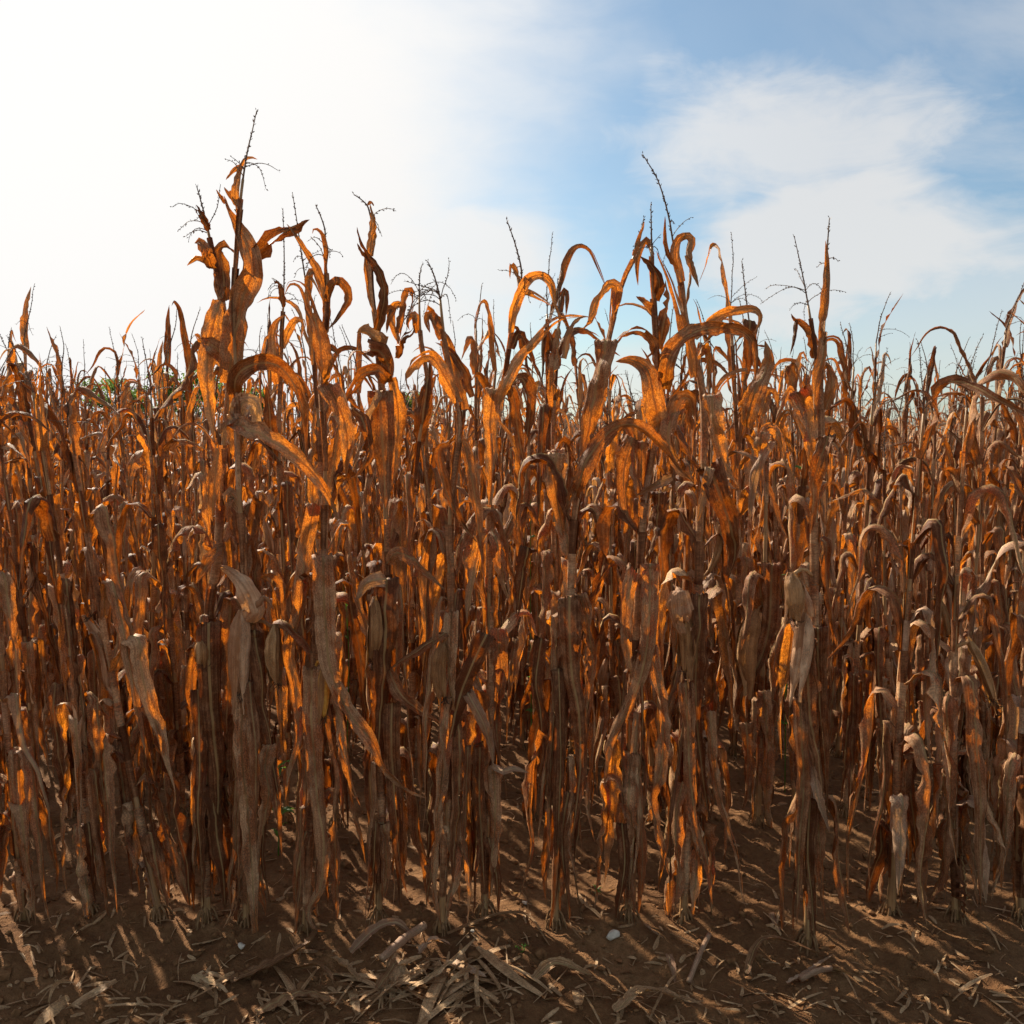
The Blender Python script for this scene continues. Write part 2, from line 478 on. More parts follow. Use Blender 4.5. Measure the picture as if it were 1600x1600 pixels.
M_TASSEL = plain("dry_tassel", (0.08, 0.05, 0.035), (0.20, 0.13, 0.09), 60, 0.7)
M_ROOT = plain("brace_root", (0.14, 0.07, 0.03), (0.33, 0.19, 0.09), 60, 0.9, 0.05)
M_KERNEL = plain("kernels", (0.50, 0.20, 0.03), (0.72, 0.40, 0.07), 90, 0.4, 0.4)
M_SILK = plain("dry_silk", (0.05, 0.025, 0.014), (0.13, 0.07, 0.035), 60, 0.8)
M_STONE = plain("pale_stone", (0.42, 0.35, 0.26), (0.66, 0.57, 0.45), 50, 0.85)
M_GREEN = plain("weed_leaf", (0.05, 0.12, 0.02), (0.11, 0.22, 0.04), 30, 0.5, 0.3, 0.4, (0.25, 0.5, 0.05))
M_TREE = plain("tree_leaf", (0.03, 0.06, 0.015), (0.08, 0.13, 0.03), 1.2, 0.6, 0.2, 0.35, (0.22, 0.36, 0.05))
M_BARK = plain("tree_bark", (0.07, 0.055, 0.04), (0.15, 0.12, 0.09), 6, 0.9)
M_CLOD = plain("soil_clod", (0.10, 0.046, 0.018), (0.26, 0.13, 0.055), 60, 0.95, 0.1)

def soil_material():
    m, t = mat_new("soil"); k = NT(t)
    co = k.n("ShaderNodeTexCoord")
    v = co.outputs['Object']
    n1 = k.noise(v, 2.2, 6, 0.6); n2 = k.noise(v, 38, 6, 0.7); n3 = k.noise(v, 190, 3, 0.6)
    fac = k.math('ADD', k.math('MULTIPLY', n1, 0.45), k.math('ADD', k.math('MULTIPLY', n2, 0.35), k.math('MULTIPLY', n3, 0.2)))
    base = k.ramp(fac, [(0.34, (0.08, 0.034, 0.013)), (0.52, (0.19, 0.091, 0.036)), (0.68, (0.36, 0.19, 0.082))])
    bp = k.n("ShaderNodeBump"); bp.inputs['Strength'].default_value = 0.9; bp.inputs['Distance'].default_value = 0.02
    k.l(k.math('ADD', k.math('MULTIPLY', n2, 0.7), k.math('MULTIPLY', n3, 0.35)), bp.inputs['Height'])
    pb = k.n("ShaderNodeBsdfPrincipled"); pb.inputs['Roughness'].default_value = 0.92; pb.inputs['Specular IOR Level'].default_value = 0.15
    k.l(base, pb.inputs['Base Color']); k.l(bp.outputs[0], pb.inputs['Normal'])
    out = k.n("ShaderNodeOutputMaterial"); k.l(pb.outputs[0], out.inputs[0])
    return m
M_SOIL = soil_material()

# ------------------------------------------------------------------ ground
def ground():
    xs = np.unique(np.concatenate([np.arange(-2.6, 2.6, 0.018), np.arange(-7, 7, 0.12), np.linspace(-7, 7, 40), np.array([-900, -400, -150, -60, -25, -12, 12, 25, 60, 150, 400, 900])]))
    ys = np.unique(np.concatenate([np.arange(2.0, 4.4, 0.016), np.arange(-1, 12, 0.12), np.array([-400, -100, -30, -8, 15, 20, 30, 60, 120, 300, 800, 1600])]))
    xs = xs[np.concatenate([[True], np.diff(xs) > 0.006])]; ys = ys[np.concatenate([[True], np.diff(ys) > 0.006])]
    X, Y = np.meshgrid(xs, ys)
    Z = ground_z(X, Y)
    nx, ny = len(xs), len(ys)
    V = np.stack([X.ravel(), Y.ravel(), Z.ravel()], 1)
    i = np.arange(nx * ny).reshape(ny, nx)
    Fq = np.stack([i[:-1, :-1].ravel(), i[:-1, 1:].ravel(), i[1:, 1:].ravel(), i[1:, :-1].ravel()], 1).tolist()
    o = add("ground", new_mesh("ground", V, Fq, M_SOIL))
    tag(o, "bare brown soil of the corn field with low ridges", None, None, "structure")
ground()

# ------------------------------------------------------------------ parts of a corn plant
def stalk_geo(path, r0, r1, rng, sides=8, nodes=None):
    """path (n,3) from the ground to the tassel; nodes are arc lengths where the stalk thickens."""
    s = np.concatenate([[0], np.cumsum(np.linalg.norm(np.diff(path, axis=0), axis=1))])
    r = r0 + (r1 - r0) * (s / s[-1]) ** 0.9
    if nodes is not None:
        for q in nodes: r = r * (1 + 0.28 * np.exp(-((s - q) / 0.012) ** 2))
    return tube(path, r, sides)

def tassel_geo(path, rng, branches=5, fine=True, blen=0.16, scale=1.0):
    g = Geo()
    n = len(path)
    L = np.linalg.norm(np.diff(path, axis=0), axis=1).sum()
    g.put(*tube(path, np.linspace(0.0028, 0.0011, n) * scale, 4))
    def spikelets(P, step, ln, skip=0.0):
        PP = spline(P, max(3, int(np.linalg.norm(np.diff(P, axis=0), axis=1).sum() / step)))
        T = nrm(np.gradient(PP, axis=0))
        for q in range(int(len(PP) * skip), len(PP)):
            for h in range(2):
                if rng.random() < 0.28: continue
                d = nrm(np.cross(T[q], rng.normal(size=3)))
                a = PP[q] + d * 0.0012; tip = a + (T[q] * 0.8 + d * rng.uniform(0.25, 0.7)) * ln * rng.uniform(0.6, 1.2)
                e = nrm(np.cross(tip - a, rng.normal(size=3))) * 0.0016 * scale
                mid = a * 0.5 + tip * 0.5
                g.put(np.array([a, mid + e, tip, mid - e]), [(0, 1, 2, 3)])
    spikelets(path, 0.007 if fine else 0.016, 0.009 * scale, 0.25)
    for b in range(branches):
        i = int(n * rng.uniform(0.06, 0.34))
        p = path[i]; T = nrm(path[min(i + 2, n - 1)] - path[i])
        d = nrm(rng.normal(size=3) * np.array([1, 0.8, 0.3])); d = nrm(d - T * np.dot(d, T))
        ln = blen * rng.uniform(0.5, 1.3)
        pts = [p]; dirv = nrm(T * rng.uniform(0.5, 1.3) + d)
        droop = rng.uniform(0.05, 0.5)
        for q in range(7):
            pts.append(pts[-1] + dirv * ln / 7)
            dirv = nrm(dirv + np.array([0, 0, -droop]) + rng.normal(0, 0.10, 3))
        bp = spline(pts, 9 if fine else 5)
        g.put(*tube(bp, np.linspace(0.0014, 0.0007, len(bp)) * scale, 3))
        spikelets(bp, 0.010 if fine else 0.025, 0.007 * scale, 0.15)
    return g

def ear_parts(p0, p1, R, rng, flaps=5, low=False):
    """An ear from its shank p0 to its tip p1: body, husk leaves round it, tuft of silk."""
    p0 = np.asarray(p0, float); p1 = np.asarray(p1, float)
    ax = p1 - p0; L = np.linalg.norm(ax); ax = ax / L
    A = nrm(np.cross(ax, np.array([0.3, 1, 0.2]))); B = np.cross(ax, A)
    n, sd = (9, 10) if low else (14, 18)
    t = np.linspace(0, 1, n)
    prof = np.interp(t, [0, .06, .2, .4, .65, .85, .95, 1], [.30, .62, .92, 1, .86, .56, .34, .10])
    a = np.linspace(0, 2 * np.pi, sd, endpoint=False)
    rid = 1 + 0.05 * np.sin(a * 5 + rng.uniform(0, 6)) + 0.05 * rng.normal(size=sd)
    bend = np.outer(np.sin(np.pi * t), (A * rng.uniform(-.1, .1) + B * rng.uniform(-.1, .1)) * L)
    C = p0 + np.outer(t, ax) * L + bend
    V = C[:, None, :] + (R * prof)[:, None, None] * rid[None, :, None] * (np.cos(a)[None, :, None] * A + np.sin(a)[None, :, None] * B)
    U = np.stack([np.repeat(t * L, sd), np.tile(a / 6.283 * 2, n)], 1)
    f = [(i * sd + j, i * sd + (j + 1) % sd, (i + 1) * sd + (j + 1) % sd, (i + 1) * sd + j) for i in range(n - 1) for j in range(sd)]
    f.append(tuple(range(sd - 1, -1, -1))); f.append(tuple((n - 1) * sd + j for j in range(sd)))
    body = Geo(); body.put(V.reshape(-1, 3), f, U)
    husks = []
    for q in range(flaps):
        m, c = (7, 4) if low else (13, 7)
        tt = np.linspace(-0.03, rng.uniform(0.85, 1.25), m)
        a0 = rng.uniform(0, 6.28); span = rng.uniform(1.3, 2.1)
        pf = np.interp(tt, [-.03, .06, .2, .4, .65, .85, .95, 1.1], [.30, .62, .92, 1, .86, .56, .38, .22])
        pr = np.interp(tt, [0, .15, 0.7, 1.0, 1.25], [0.5, 1, 0.85, 0.35, 0.06])
        peel = rng.uniform(0.12, 1.0) * np.clip((tt - 0.3) / 0.7, 0, 1.3) ** 1.6 + 0.05 * q * np.clip(tt * 4, 0, 1)
        w = np.linspace(-1, 1, c)
        VV = np.empty((m, c, 3)); UU = np.empty((m, c, 2))
        Cq = p0 + np.outer(tt, ax) * L + np.outer(np.sin(np.pi * np.clip(tt, 0, 1)), bend[n // 2])
        rp = wob(rng, tt, 0.5)
        for j, wj in enumerate(w):
            aj = a0 + wj * span / 2 * pr
            rr = R * (pf * (1.06 + 0.02 * q) + 0.02 + peel * (1 - 0.2 * abs(wj)) + 0.07 * abs(wj) ** 2 * rp + 0.035 * math.sin(j * 2.6 + q))
            VV[:, j] = Cq + rr[:, None] * (np.cos(aj)[:, None] * A + np.sin(aj)[:, None] * B)
            UU[:, j, 0] = tt * L + q; UU[:, j, 1] = (wj + 1) / 2
        h = Geo()
        h.put(VV.reshape(-1, 3), [(i * c + j, i * c + j + 1, (i + 1) * c + j + 1, (i + 1) * c + j) for i in range(m - 1) for j in range(c - 1)], UU.reshape(-1, 2))
        husks.append(h)
    silk = Geo()
    for q in range(5 if low else 12):
        d = nrm(ax * rng.uniform(0.5, 1.2) + rng.normal(0, 0.5, 3))
        pts = [p1 - ax * 0.01]
        for z in range(4):
            pts.append(pts[-1] + d * rng.uniform(0.006, 0.014)); d = nrm(d + rng.normal(0, .5, 3))
        silk.put(*tube(spline(pts, 5), 0.0011, 3))
    return body, husks, silk

def root_geo(rng, r):
    g = Geo()
    k = rng.integers(9, 14)
    for q in range(k):
        a = q / k * 6.28 + rng.uniform(-.2, .2)
        z0 = rng.uniform(0.02, 0.06); out = rng.uniform(0.015, 0.035)
        d = np.array([math.cos(a), math.sin(a), 0])
        P = spline([d * r * 0.6 + [0, 0, z0], d * (r + out * 0.45) + [0, 0, z0 * 0.62], d * (r + out) + [0, 0, -0.025]], 5)
        g.put(*tube(P, np.linspace(0.0042, 0.0026, 5), 4))
    return g

def leaf_local(rng, start, az, length, width, th0, th1, a, b, stalk_r, kink=0.0, n=24, M=7, twist=0.6, curl=None):
    """A leaf that leaves the stalk at start towards az, rising at th0 and bending over to th1 between a and a+b of its length."""
    t = np.linspace(0, 1, n)
    ss = np.clip((t - a) / max(b, 1e-3), 0, 1); ss = ss * ss * (3 - 2 * ss)
    th = th0 + (th1 - th0) * ss
    if kink > 0:
        kp = rng.uniform(0.45, 0.8); th = th - kink / (1 + np.exp(-(t - kp) * 60))
    th = np.maximum(th + 0.15 * wob(rng, t, 0.6), -1.66)
    azs = az + 0.35 * wob(rng, t, 1.1) * t
    ds = length / (n - 1)
    D = np.stack([np.cos(th) * np.cos(azs), np.cos(th) * np.sin(azs), np.sin(th)], 1)
    P = np.vstack([[0, 0, 0], np.cumsum(D[:-1] * ds, 0)]) + start + np.array([math.cos(az), math.sin(az), 0]) * (stalk_r + 0.002)
    W0 = np.tile(np.array([-math.sin(az), math.cos(az), 0.0]), (n, 1))
    prof = np.minimum(1, 0.62 + 2.2 * t) * (1 - t ** 2.2) ** 0.9 + 0.02
    w = 0.95 * width * prof
    roll = rng.uniform(-1.6, 1.6) * twist * np.clip(t * 1.6 - 0.1, 0, 2) + 0.25 * wob(rng, t, 0.8) * t
    cv = (rng.uniform(0.3, 1.2) if rng.random() < 0.6 else rng.uniform(1.3, 2.4)) if curl is None else curl
    cu = cv * (0.7 + 0.9 * t) * np.clip(t * 4.5, 0.12, 1) * (1 if rng.random() < 0.75 else -1)
    P[:, 2] = np.maximum(P[:, 2], 0.008 + 0.01 * np.abs(np.sin(t * 9)))
    return blade(P, w, W0, roll, cu, rng, M, ripple=rng.uniform(0.07, 0.22))

def path_at(path, z):
    return np.array([np.interp(z, path[:, 2], path[:, 0]), np.interp(z, path[:, 2], path[:, 1]), z])

def leaf_for_node(rng, z, H, path, az, r, lod):
    rel = z / H
    n, M = {2: (28, 7), 1: (16, 5), 0: (8, 3)}[lod]
    st = path_at(path, z)
    if rel < 0.5:
        args = dict(length=rng.uniform(0.45, 0.72), width=rng.uniform(0.050, 0.076), th0=rng.uniform(0.6, 1.2), th1=-rng.uniform(1.40, 1.58), a=rng.uniform(0.01, 0.06), b=rng.uniform(0.05, 0.16), twist=1.0)
        if z < args['length'] + 0.02: args['length'] = max(0.22, z * rng.uniform(0.95, 1.3))
    elif rel < 0.80:
        if rng.random() < 0.28:
            args = dict(length=rng.uniform(0.5, 0.75), width=rng.uniform(0.050, 0.072), th0=rng.uniform(1.0, 1.35), th1=-rng.uniform(1.1, 1.55), a=rng.uniform(0.08, 0.3), b=rng.uniform(0.2, 0.5), twist=0.9)
        else:
            args = dict(length=rng.uniform(0.5, 0.8), width=rng.uniform(0.044, 0.070), th0=rng.uniform(0.9, 1.3), th1=-rng.uniform(1.4, 1.56), a=rng.uniform(0.02, 0.14), b=rng.uniform(0.06, 0.2), twist=0.9)
    else:
        q = rng.random()
        if q < 0.55:
            args = dict(length=rng.uniform(0.36, 0.62), width=rng.uniform(0.034, 0.056), th0=rng.uniform(1.1, 1.45), th1=-rng.uniform(0.3, 1.5), a=rng.uniform(0.2, 0.5), b=rng.uniform(0.2, 0.5), twist=1.1)
        elif q < 0.8:
            args = dict(length=rng.uniform(0.3, 0.5), width=rng.uniform(0.034, 0.054), th0=rng.uniform(1.2, 1.5), th1=rng.uniform(0.7, 1.3), a=0.2, b=0.8, kink=rng.choice([0, 0, 2.2]), twist=1.2)
        else:
            args = dict(length=rng.uniform(0.3, 0.5), width=rng.uniform(0.034, 0.058), th0=rng.uniform(1.1, 1.4), th1=-rng.uniform(1.3, 1.55), a=rng.uniform(0.1, 0.3), b=rng.uniform(0.08, 0.2), twist=1.1)
    g = Geo()
    g.put(*leaf_local(rng, st, az, stalk_r=r, n=n, M=M, **args))
    if lod > 0:
        zz = np.linspace(max(0.03, z - rng.uniform(0.11, 0.16)), z + 0.005, 4)
        g.put(*sheath(np.array([path_at(path, q) for q in zz]), r, rng, 9 if lod == 2 else 7))
    return g

def generic_parts(seed, lod):
    """Meshes of one corn plant standing at the origin, as (name, Geo, material, children)."""
    rng = np.random.default_rng(seed)
    H = rng.uniform(1.55, 2.2)
    n = 26 if lod == 2 else (14 if lod == 1 else 7)
    z = np.linspace(-0.03, H, n)
    lean = rng.normal(0, 0.02, 2)
    bx = rng.normal(0, 0.025); by = rng.normal(0, 0.025)
    path = np.stack([lean[0] * z + bx * np.sin(z / H * 3.0), lean[1] * z + by * np.sin(z / H * 2.6 + .4), z], 1)
    path[:, :2] -= path[0, :2]
    zs = [rng.uniform(0.12, 0.2)]
    while zs[-1] < H - 0.08: zs.append(zs[-1] + (rng.uniform(0.075, 0.115) if zs[-1] < 0.62 * H else rng.uniform(0.11, 0.155)))
    zs = zs[:-1] if zs[-1] > H - 0.02 else zs
    r0 = rng.uniform(0.010, 0.0135)
    nodes = [q - 0.13 for q in zs]
    parts = []
    g = Geo(); g.put(*stalk_geo(path, r0, 0.0045, rng, 8 if lod == 2 else (6 if lod == 1 else 4), nodes if lod == 2 else None))
    parts.append(("stalk", g, M_STALK, []))
    az0 = rng.uniform(0, 6.28)
    for i, q in enumerate(zs):
        if rng.random() < 0.06: continue
        r = r0 + (0.0045 - r0) * q / H
        g = leaf_for_node(rng, q, H, path, az0 + (i % 2) * math.pi + rng.normal(0, 0.4), r, lod)
        parts.append(("leaf", g, M_PALE if rng.random() < 0.12 else M_LEAF, []))
    for q in range({2: 5, 1: 2, 0: 0}[lod]):                             # long dead leaves hanging round the foot
        z = rng.uniform(0.28, 0.8)
        n_, M_ = (28, 7) if lod == 2 else (14, 5)
        g = Geo(); g.put(*leaf_local(rng, path_at(path, z), rng.uniform(0, 6.28), z * rng.uniform(0.85, 1.2), rng.uniform(0.04, 0.065), rng.uniform(0.5, 1.1),
                                     -rng.uniform(1.42, 1.6), 0.01, rng.uniform(0.05, 0.12), r0, n=n_, M=M_, twist=1.0))
        parts.append(("leaf", g, M_LEAF, []))
    top = path[-1]; d = nrm(path[-1] - path[-3]) + rng.normal(0, 0.12, 3); d = nrm(d)
    ln = rng.uniform(0.2, 0.36)
    pts = [top - d * 0.02]
    for q in range(6): pts.append(pts[-1] + d * ln / 6); d = nrm(d + rng.normal(0, 0.09, 3))
    parts.append(("tassel", tassel_geo(spline(pts, 16 if lod == 2 else (8 if lod == 1 else 4)), rng, int(rng.integers(2, 8)) if lod else 2, lod == 2, 0.15, 1.0 if lod == 2 else 1.5), M_TASSEL, []))
    if lod > 0:
        for e in range(1 if rng.random() < 0.6 else 0):
            zc = H * rng.uniform(0.44, 0.58); az = az0 + rng.uniform(-.5, .5) + e * math.pi
            o = np.array([math.cos(az), math.sin(az), 0])
            st = path_at(path, zc) + o * 0.018
            down = rng.random() < 0.75
            p0 = st + o * 0.02 + np.array([0, 0, 0.02])
            p1 = p0 + o * rng.uniform(0.02, 0.07) + np.array([0, 0, -1 if down else 1]) * rng.uniform(0.17, 0.24)
            b, h, s = ear_parts(p0, p1, rng.uniform(0.013, 0.019), rng, 4 if lod == 2 else 3, lod < 2)
            hg = Geo()
            for x in h: hg.put(*x.arrays())
            hg.put(*tube(spline([path_at(path, zc - 0.01), st, p0 + (p1 - p0) * 0.05], 5), 0.006, 5))
            mh = M_HUSK if rng.random() < 0.25 else M_HUSK_BROWN
            kid = [("husk", hg, mh, [])] + ([("silk", s, M_SILK, [])] if lod == 2 else [])
            parts.append(("ear", b, mh, kid))
    if lod == 2:
        parts.append(("brace_root", root_geo(rng, r0), M_ROOT, []))
    return parts

# ------------------------------------------------------------------ plants traced from the photograph
# one entry: base pixel, stalk pixels upwards, the pixel height where the tassel begins, leaves (kind, width px, depth, points), ears
#   kind: a = springs from the stalk and tapers; f = folded over at the collar, flat top; p = bleached; h = husk; q = folded and bleached
def pts(*v): return [(v[i], v[i + 1]) for i in range(0, len(v), 2)]

PLANTS = []
def plant(label, base, stalk, ty, leaves, ears=(), branches=5, r=0.0125, auto=(), blen=0.13):
    PLANTS.append(dict(label=label, base=base, stalk=stalk, ty=ty, leaves=leaves, ears=ears, branches=branches, r=r, auto=auto, blen=blen))

plant("leaning corn plant left of the tallest one, wide flat-topped leaf hanging at its waist", (322, 1442),
      pts(322, 1300, 324, 1100, 326, 970, 330, 930, 341, 860, 347, 760, 350, 690, 358, 578, 350, 490, 340, 430, 331, 388, 318, 330, 307, 290), 360, [
    ('a', 30, -.04, pts(345, 470, 335, 500, 325, 550, 324, 600, 330, 650, 337, 690)),
    ('a', 19, .05, pts(347, 466, 338, 425, 322, 408, 306, 402, 292, 415)),
    ('a', 17, -.05, pts(333, 420, 322, 395, 314, 378, 304, 380)),
    ('a', 12, -.04, pts(326, 360, 315, 338, 306, 320)),
    ('a', 26, -.05, pts(352, 560, 338, 545, 318, 530, 304, 522)),
    ('a', 20, .04, pts(352, 470, 348, 420, 342, 392, 352, 385, 366, 396, 376, 404)),
    ('a', 18, -.03, pts(341, 860, 330, 872, 318, 890, 306, 912)),
    ('f', 33, -.045, pts(326, 976, 327, 1050, 333, 1140, 341, 1220, 338, 1300, 333, 1360)),
    ('f', 22, -.04, pts(310, 1082, 312, 1180, 310, 1270, 314, 1350, 318, 1420)),
    ('a', 22, -.03, pts(341, 700, 337, 740, 333, 780, 332, 815)),
    ('f', 24, -.03, pts(332, 1230, 338, 1300, 348, 1360, 352, 1420)),
    ], [((313, 1000), (314, 1040), 22)], 6, 0.015)

plant("tallest corn plant, tassel reaching highest, long broken leaf bending right, two husked ears", (386, 1448),
      pts(385, 1350, 388, 1200, 386, 1060, 383, 947, 377, 812, 373, 765, 370, 620, 365, 480, 369, 400, 376, 310, 385, 245, 394, 205, 401, 173), 300, [
    ('a', 36, -.06, pts(357, 600, 364, 540, 378, 470, 394, 425, 386, 385, 370, 352, 356, 325, 350, 306)),
    ('a', 26, -.03, pts(393, 420, 402, 397, 425, 376, 450, 360, 484, 343)),
    ('a', 11, -.02, pts(374, 330, 367, 300, 375, 262, 383, 248, 394, 246, 402, 249)),
    ('a', 6, .01, pts(376, 258, 366, 266, 353, 281)),
    ('a', 14, .02, pts(371, 330, 368, 312, 356, 300, 350, 292)),
    ('a', 5, -.01, pts(352, 318, 343, 304, 338, 296)),
    ('a', 13, .03, pts(362, 590, 370, 550, 374, 510, 371, 470, 366, 440)),
    ('a', 25, -.10, pts(368, 628, 369, 590, 392, 571, 425, 568, 450, 586, 468, 622, 475, 665, 478, 705)),
    ('q', 26, -.03, pts(372, 650, 380, 628, 398, 632, 402, 655, 400, 672)),
    ('p', 13, -.05, pts(370, 640, 362, 655, 352, 664, 346, 690)),
    ('a', 27, -.09, pts(366, 658, 384, 668, 405, 678, 447, 702, 484, 734, 512, 774, 528, 812)),
    ('f', 26, -.035, pts(367, 655, 368, 690, 371, 730, 373, 770)),
    ('f', 24, -.05, pts(398, 990, 408, 1060, 416, 1130, 426, 1190, 436, 1250)),
    ('f', 23, -.06, pts(379, 1090, 378, 1181, 388, 1280, 395, 1380, 399, 1446, 410, 1474, 440, 1485, 458, 1482)),
    ('f', 20, -.05, pts(420, 1165, 414, 1200, 420, 1240, 410, 1300, 404, 1360)),
    ('f', 16, -.04, pts(424, 1190, 430, 1240, 436, 1300, 441, 1350)),
    ('f', 18, -.02, pts(384, 1250, 376, 1310, 372, 1380, 366, 1420, 348, 1455)),
    ('a', 18, -.02, pts(377, 800, 366, 780, 358, 770, 356, 790, 358, 830)),
    ('h', 40, -.08, pts(386, 970, 398, 955, 380, 915, 358, 892, 346, 886)),
    ('h', 14, -.07, pts(384, 968, 402, 945, 415, 935, 427, 952)),
    ], [((378, 955), (376, 1085), 36), ((430, 978), (434, 1070), 29)], 4, 0.011, (), 0.09)

plant("corn plant whose long leaf folds at mid height and sweeps down to the right", (478, 1452),
      pts(480, 1380, 487, 1250, 490, 1080, 500, 900, 506, 869, 508, 719, 502, 600, 506, 530, 511, 480, 511, 440, 507, 395, 508, 362, 501, 338, 493, 320), 400, [
    ('f', 29, -.06, pts(505, 876, 508, 978, 519, 1056, 550, 1119, 581, 1159, 606, 1206, 637, 1234, 667, 1247)),
    ('a', 13, -.04, pts(516, 1080, 528, 1119, 541, 1181, 550, 1228, 564, 1262)),
    ('f', 25, -.05, pts(487, 1046, 487, 1119, 491, 1181, 497, 1259, 506, 1322, 500, 1387, 481, 1425, 490, 1451, 510, 1456)),
    ('f', 20, .03, pts(490, 792, 478, 860, 469, 930, 466, 962, 453, 1019, 462, 1075, 466, 1150, 450, 1212, 446, 1250)),
    ('a', 13, .02, pts(512, 520, 512, 480, 500, 430, 478, 392, 462, 368, 448, 350)),
    ('a', 14, -.06, pts(512, 470, 517, 448, 528, 439, 541, 451, 543, 472, 528, 496, 514, 514)),
    ('a', 8, -.02, pts(509, 429, 510, 390, 502, 364, 491, 357, 488, 365)),
    ('a', 27, -.08, pts(503, 605, 503, 575, 497, 515, 484, 480, 470, 448, 453, 443, 444, 462)),
    ('f', 29, -.06, pts(512, 603, 530, 635, 542, 680, 541, 745)),
    ('a', 19, .04, pts(510, 780, 520, 734, 527, 690, 532, 645)),
    ('a', 19, -.03, pts(552, 640, 568, 660, 577, 705, 562, 738, 543, 750)),
    ('a', 17, .03, pts(490, 1010, 500, 985, 492, 975, 478, 990)),
    ('f', 16, -.03, pts(478, 1300, 466, 1350, 462, 1400, 470, 1448)),
    ('a', 9, .05, pts(490, 570, 483, 500, 480, 460, 484, 432, 496, 450, 504, 470)),
    ('f', 26, .04, pts(488, 1180, 480, 1240, 476, 1300, 474, 1360)),
    ], [((507, 1040), (506, 1122), 24)], 5, 0.0125, (), 0.10)

plant("corn plant with upright twisted top leaves and broad flat-topped leaf at waist height", (591, 1444),
      pts(592, 1375, 597, 1300, 595, 1200, 600, 1030, 604, 906, 603, 812, 600, 719, 595, 594, 588, 510, 580, 450, 578, 388, 582, 357, 574, 322, 562, 310, 553, 304), 350, [
    ('a', 12, -.02, pts(578, 400, 580, 380, 584, 347, 578, 318)),
    ('a', 4, .0, pts(574, 320, 580, 316, 584, 322)),
    ('a', 14, -.04, pts(588, 520, 596, 490, 601, 457, 592, 425, 575, 397, 562, 372, 558, 355)),
    ('a', 9, .02, pts(584, 490, 578, 455, 572, 420, 570, 390)),
    ('a', 5, -.02, pts(572, 405, 564, 392, 558, 380)),
    ('a', 11, .03, pts(592, 510, 600, 487, 614, 482, 607, 500, 604, 520)),
    ('p', 24, -.04, pts(598, 545, 585, 525, 570, 517, 557, 520)),
    ('f', 25, -.05, pts(580, 545, 596, 552, 607, 572, 611, 596)),
    ('a', 21, -.07, pts(606, 600, 600, 585, 585, 578, 560, 590, 544, 618, 536, 640)),
    ('f', 35, -.035, pts(594, 612, 596, 665, 600, 730, 602, 795)),
    ('q', 15, -.05, pts(596, 613, 581, 645, 562, 690, 550, 738)),
    ('f', 34, -.05, pts(604, 909, 602, 1000, 597, 1080, 592, 1150, 590, 1195)),
    ('p', 22, -.06, pts(612, 910, 590, 905, 570, 914, 556, 940)),
    ('f', 24, -.03, pts(612, 1100, 612, 1181, 619, 1275, 625, 1345, 636, 1395)),
    ('f', 13, -.04, pts(587, 1286, 585, 1325, 584, 1365, 574, 1432)),
    ('f', 18, -.02, pts(600, 1290, 604, 1350, 598, 1410)),
    ('a', 20, -.04, pts(605, 880, 620, 864, 645, 874, 675, 903, 696, 922)),
    ('a', 20, .03, pts(612, 590, 622, 640, 620, 700, 612, 760)),
    ('f', 24, .04, pts(584, 1130, 580, 1180, 578, 1240, 582, 1290)),
    ], [((586, 935), (583, 1036), 27)], 3, 0.013, (), 0.08)

plant("front corn plant with folded leaves crossing like a fork at knee height", (690, 1456),
      pts(692, 1390, 700, 1250, 705, 1080, 704, 937, 703, 812, 712, 720, 718, 660, 708, 600, 694, 530, 688, 470, 678, 430, 668, 408), 480, [
    ('f', 20, -.04, pts(706, 956, 703, 1009, 700, 1087, 694, 1181, 682, 1306, 678, 1387, 690, 1450)),
    ('f', 26, -.06, pts(760, 992, 737, 1040, 719, 1087, 706, 1140, 692, 1200, 680, 1270)),
    ('q', 17, -.05, pts(731, 1084, 753, 1125, 767, 1165, 772, 1198)),
    ('p', 10, -.05, pts(768, 1196, 785, 1204, 805, 1201, 826, 1207)),
    ('f', 22, -.03, pts(716, 1120, 718, 1212, 712, 1300, 706, 1370)),
    ('f', 8, -.06, pts(731, 1170, 727, 1275, 725, 1358)),
    ('a', 15, -.05, pts(704, 985, 690, 992, 644, 1022, 606, 1046)),
    ('a', 19, -.03, pts(607, 1046, 628, 1087, 659, 1112, 692, 1134)),
    ('a', 17, .01, pts(716, 690, 726, 697, 738, 750, 747, 812, 754, 880)),
    ('a', 18, -.02, pts(700, 690, 686, 705, 692, 750, 716, 809, 746, 848)),
    ('a', 20, -.05, pts(716, 630, 699, 596, 682, 566, 668, 556, 650, 566, 634, 588, 640, 612)),
    ('a', 13, .04, pts(692, 520, 684, 500, 676, 486, 668, 480, 664, 496)),
    ('a', 14, -.02, pts(690, 530, 680, 505, 672, 490, 667, 500, 672, 520)),
    ('a', 18, .03, pts(726, 640, 712, 570, 700, 530, 684, 512)),
    ('a', 16, .02, pts(738, 620, 728, 585, 705, 550, 680, 535)),
    ('f', 20, -.01, pts(700, 1290, 712, 1350, 702, 1400, 696, 1452)),
    ], [((692, 1005), (695, 1092), 28)], 9, 0.0125, (), 0.16)

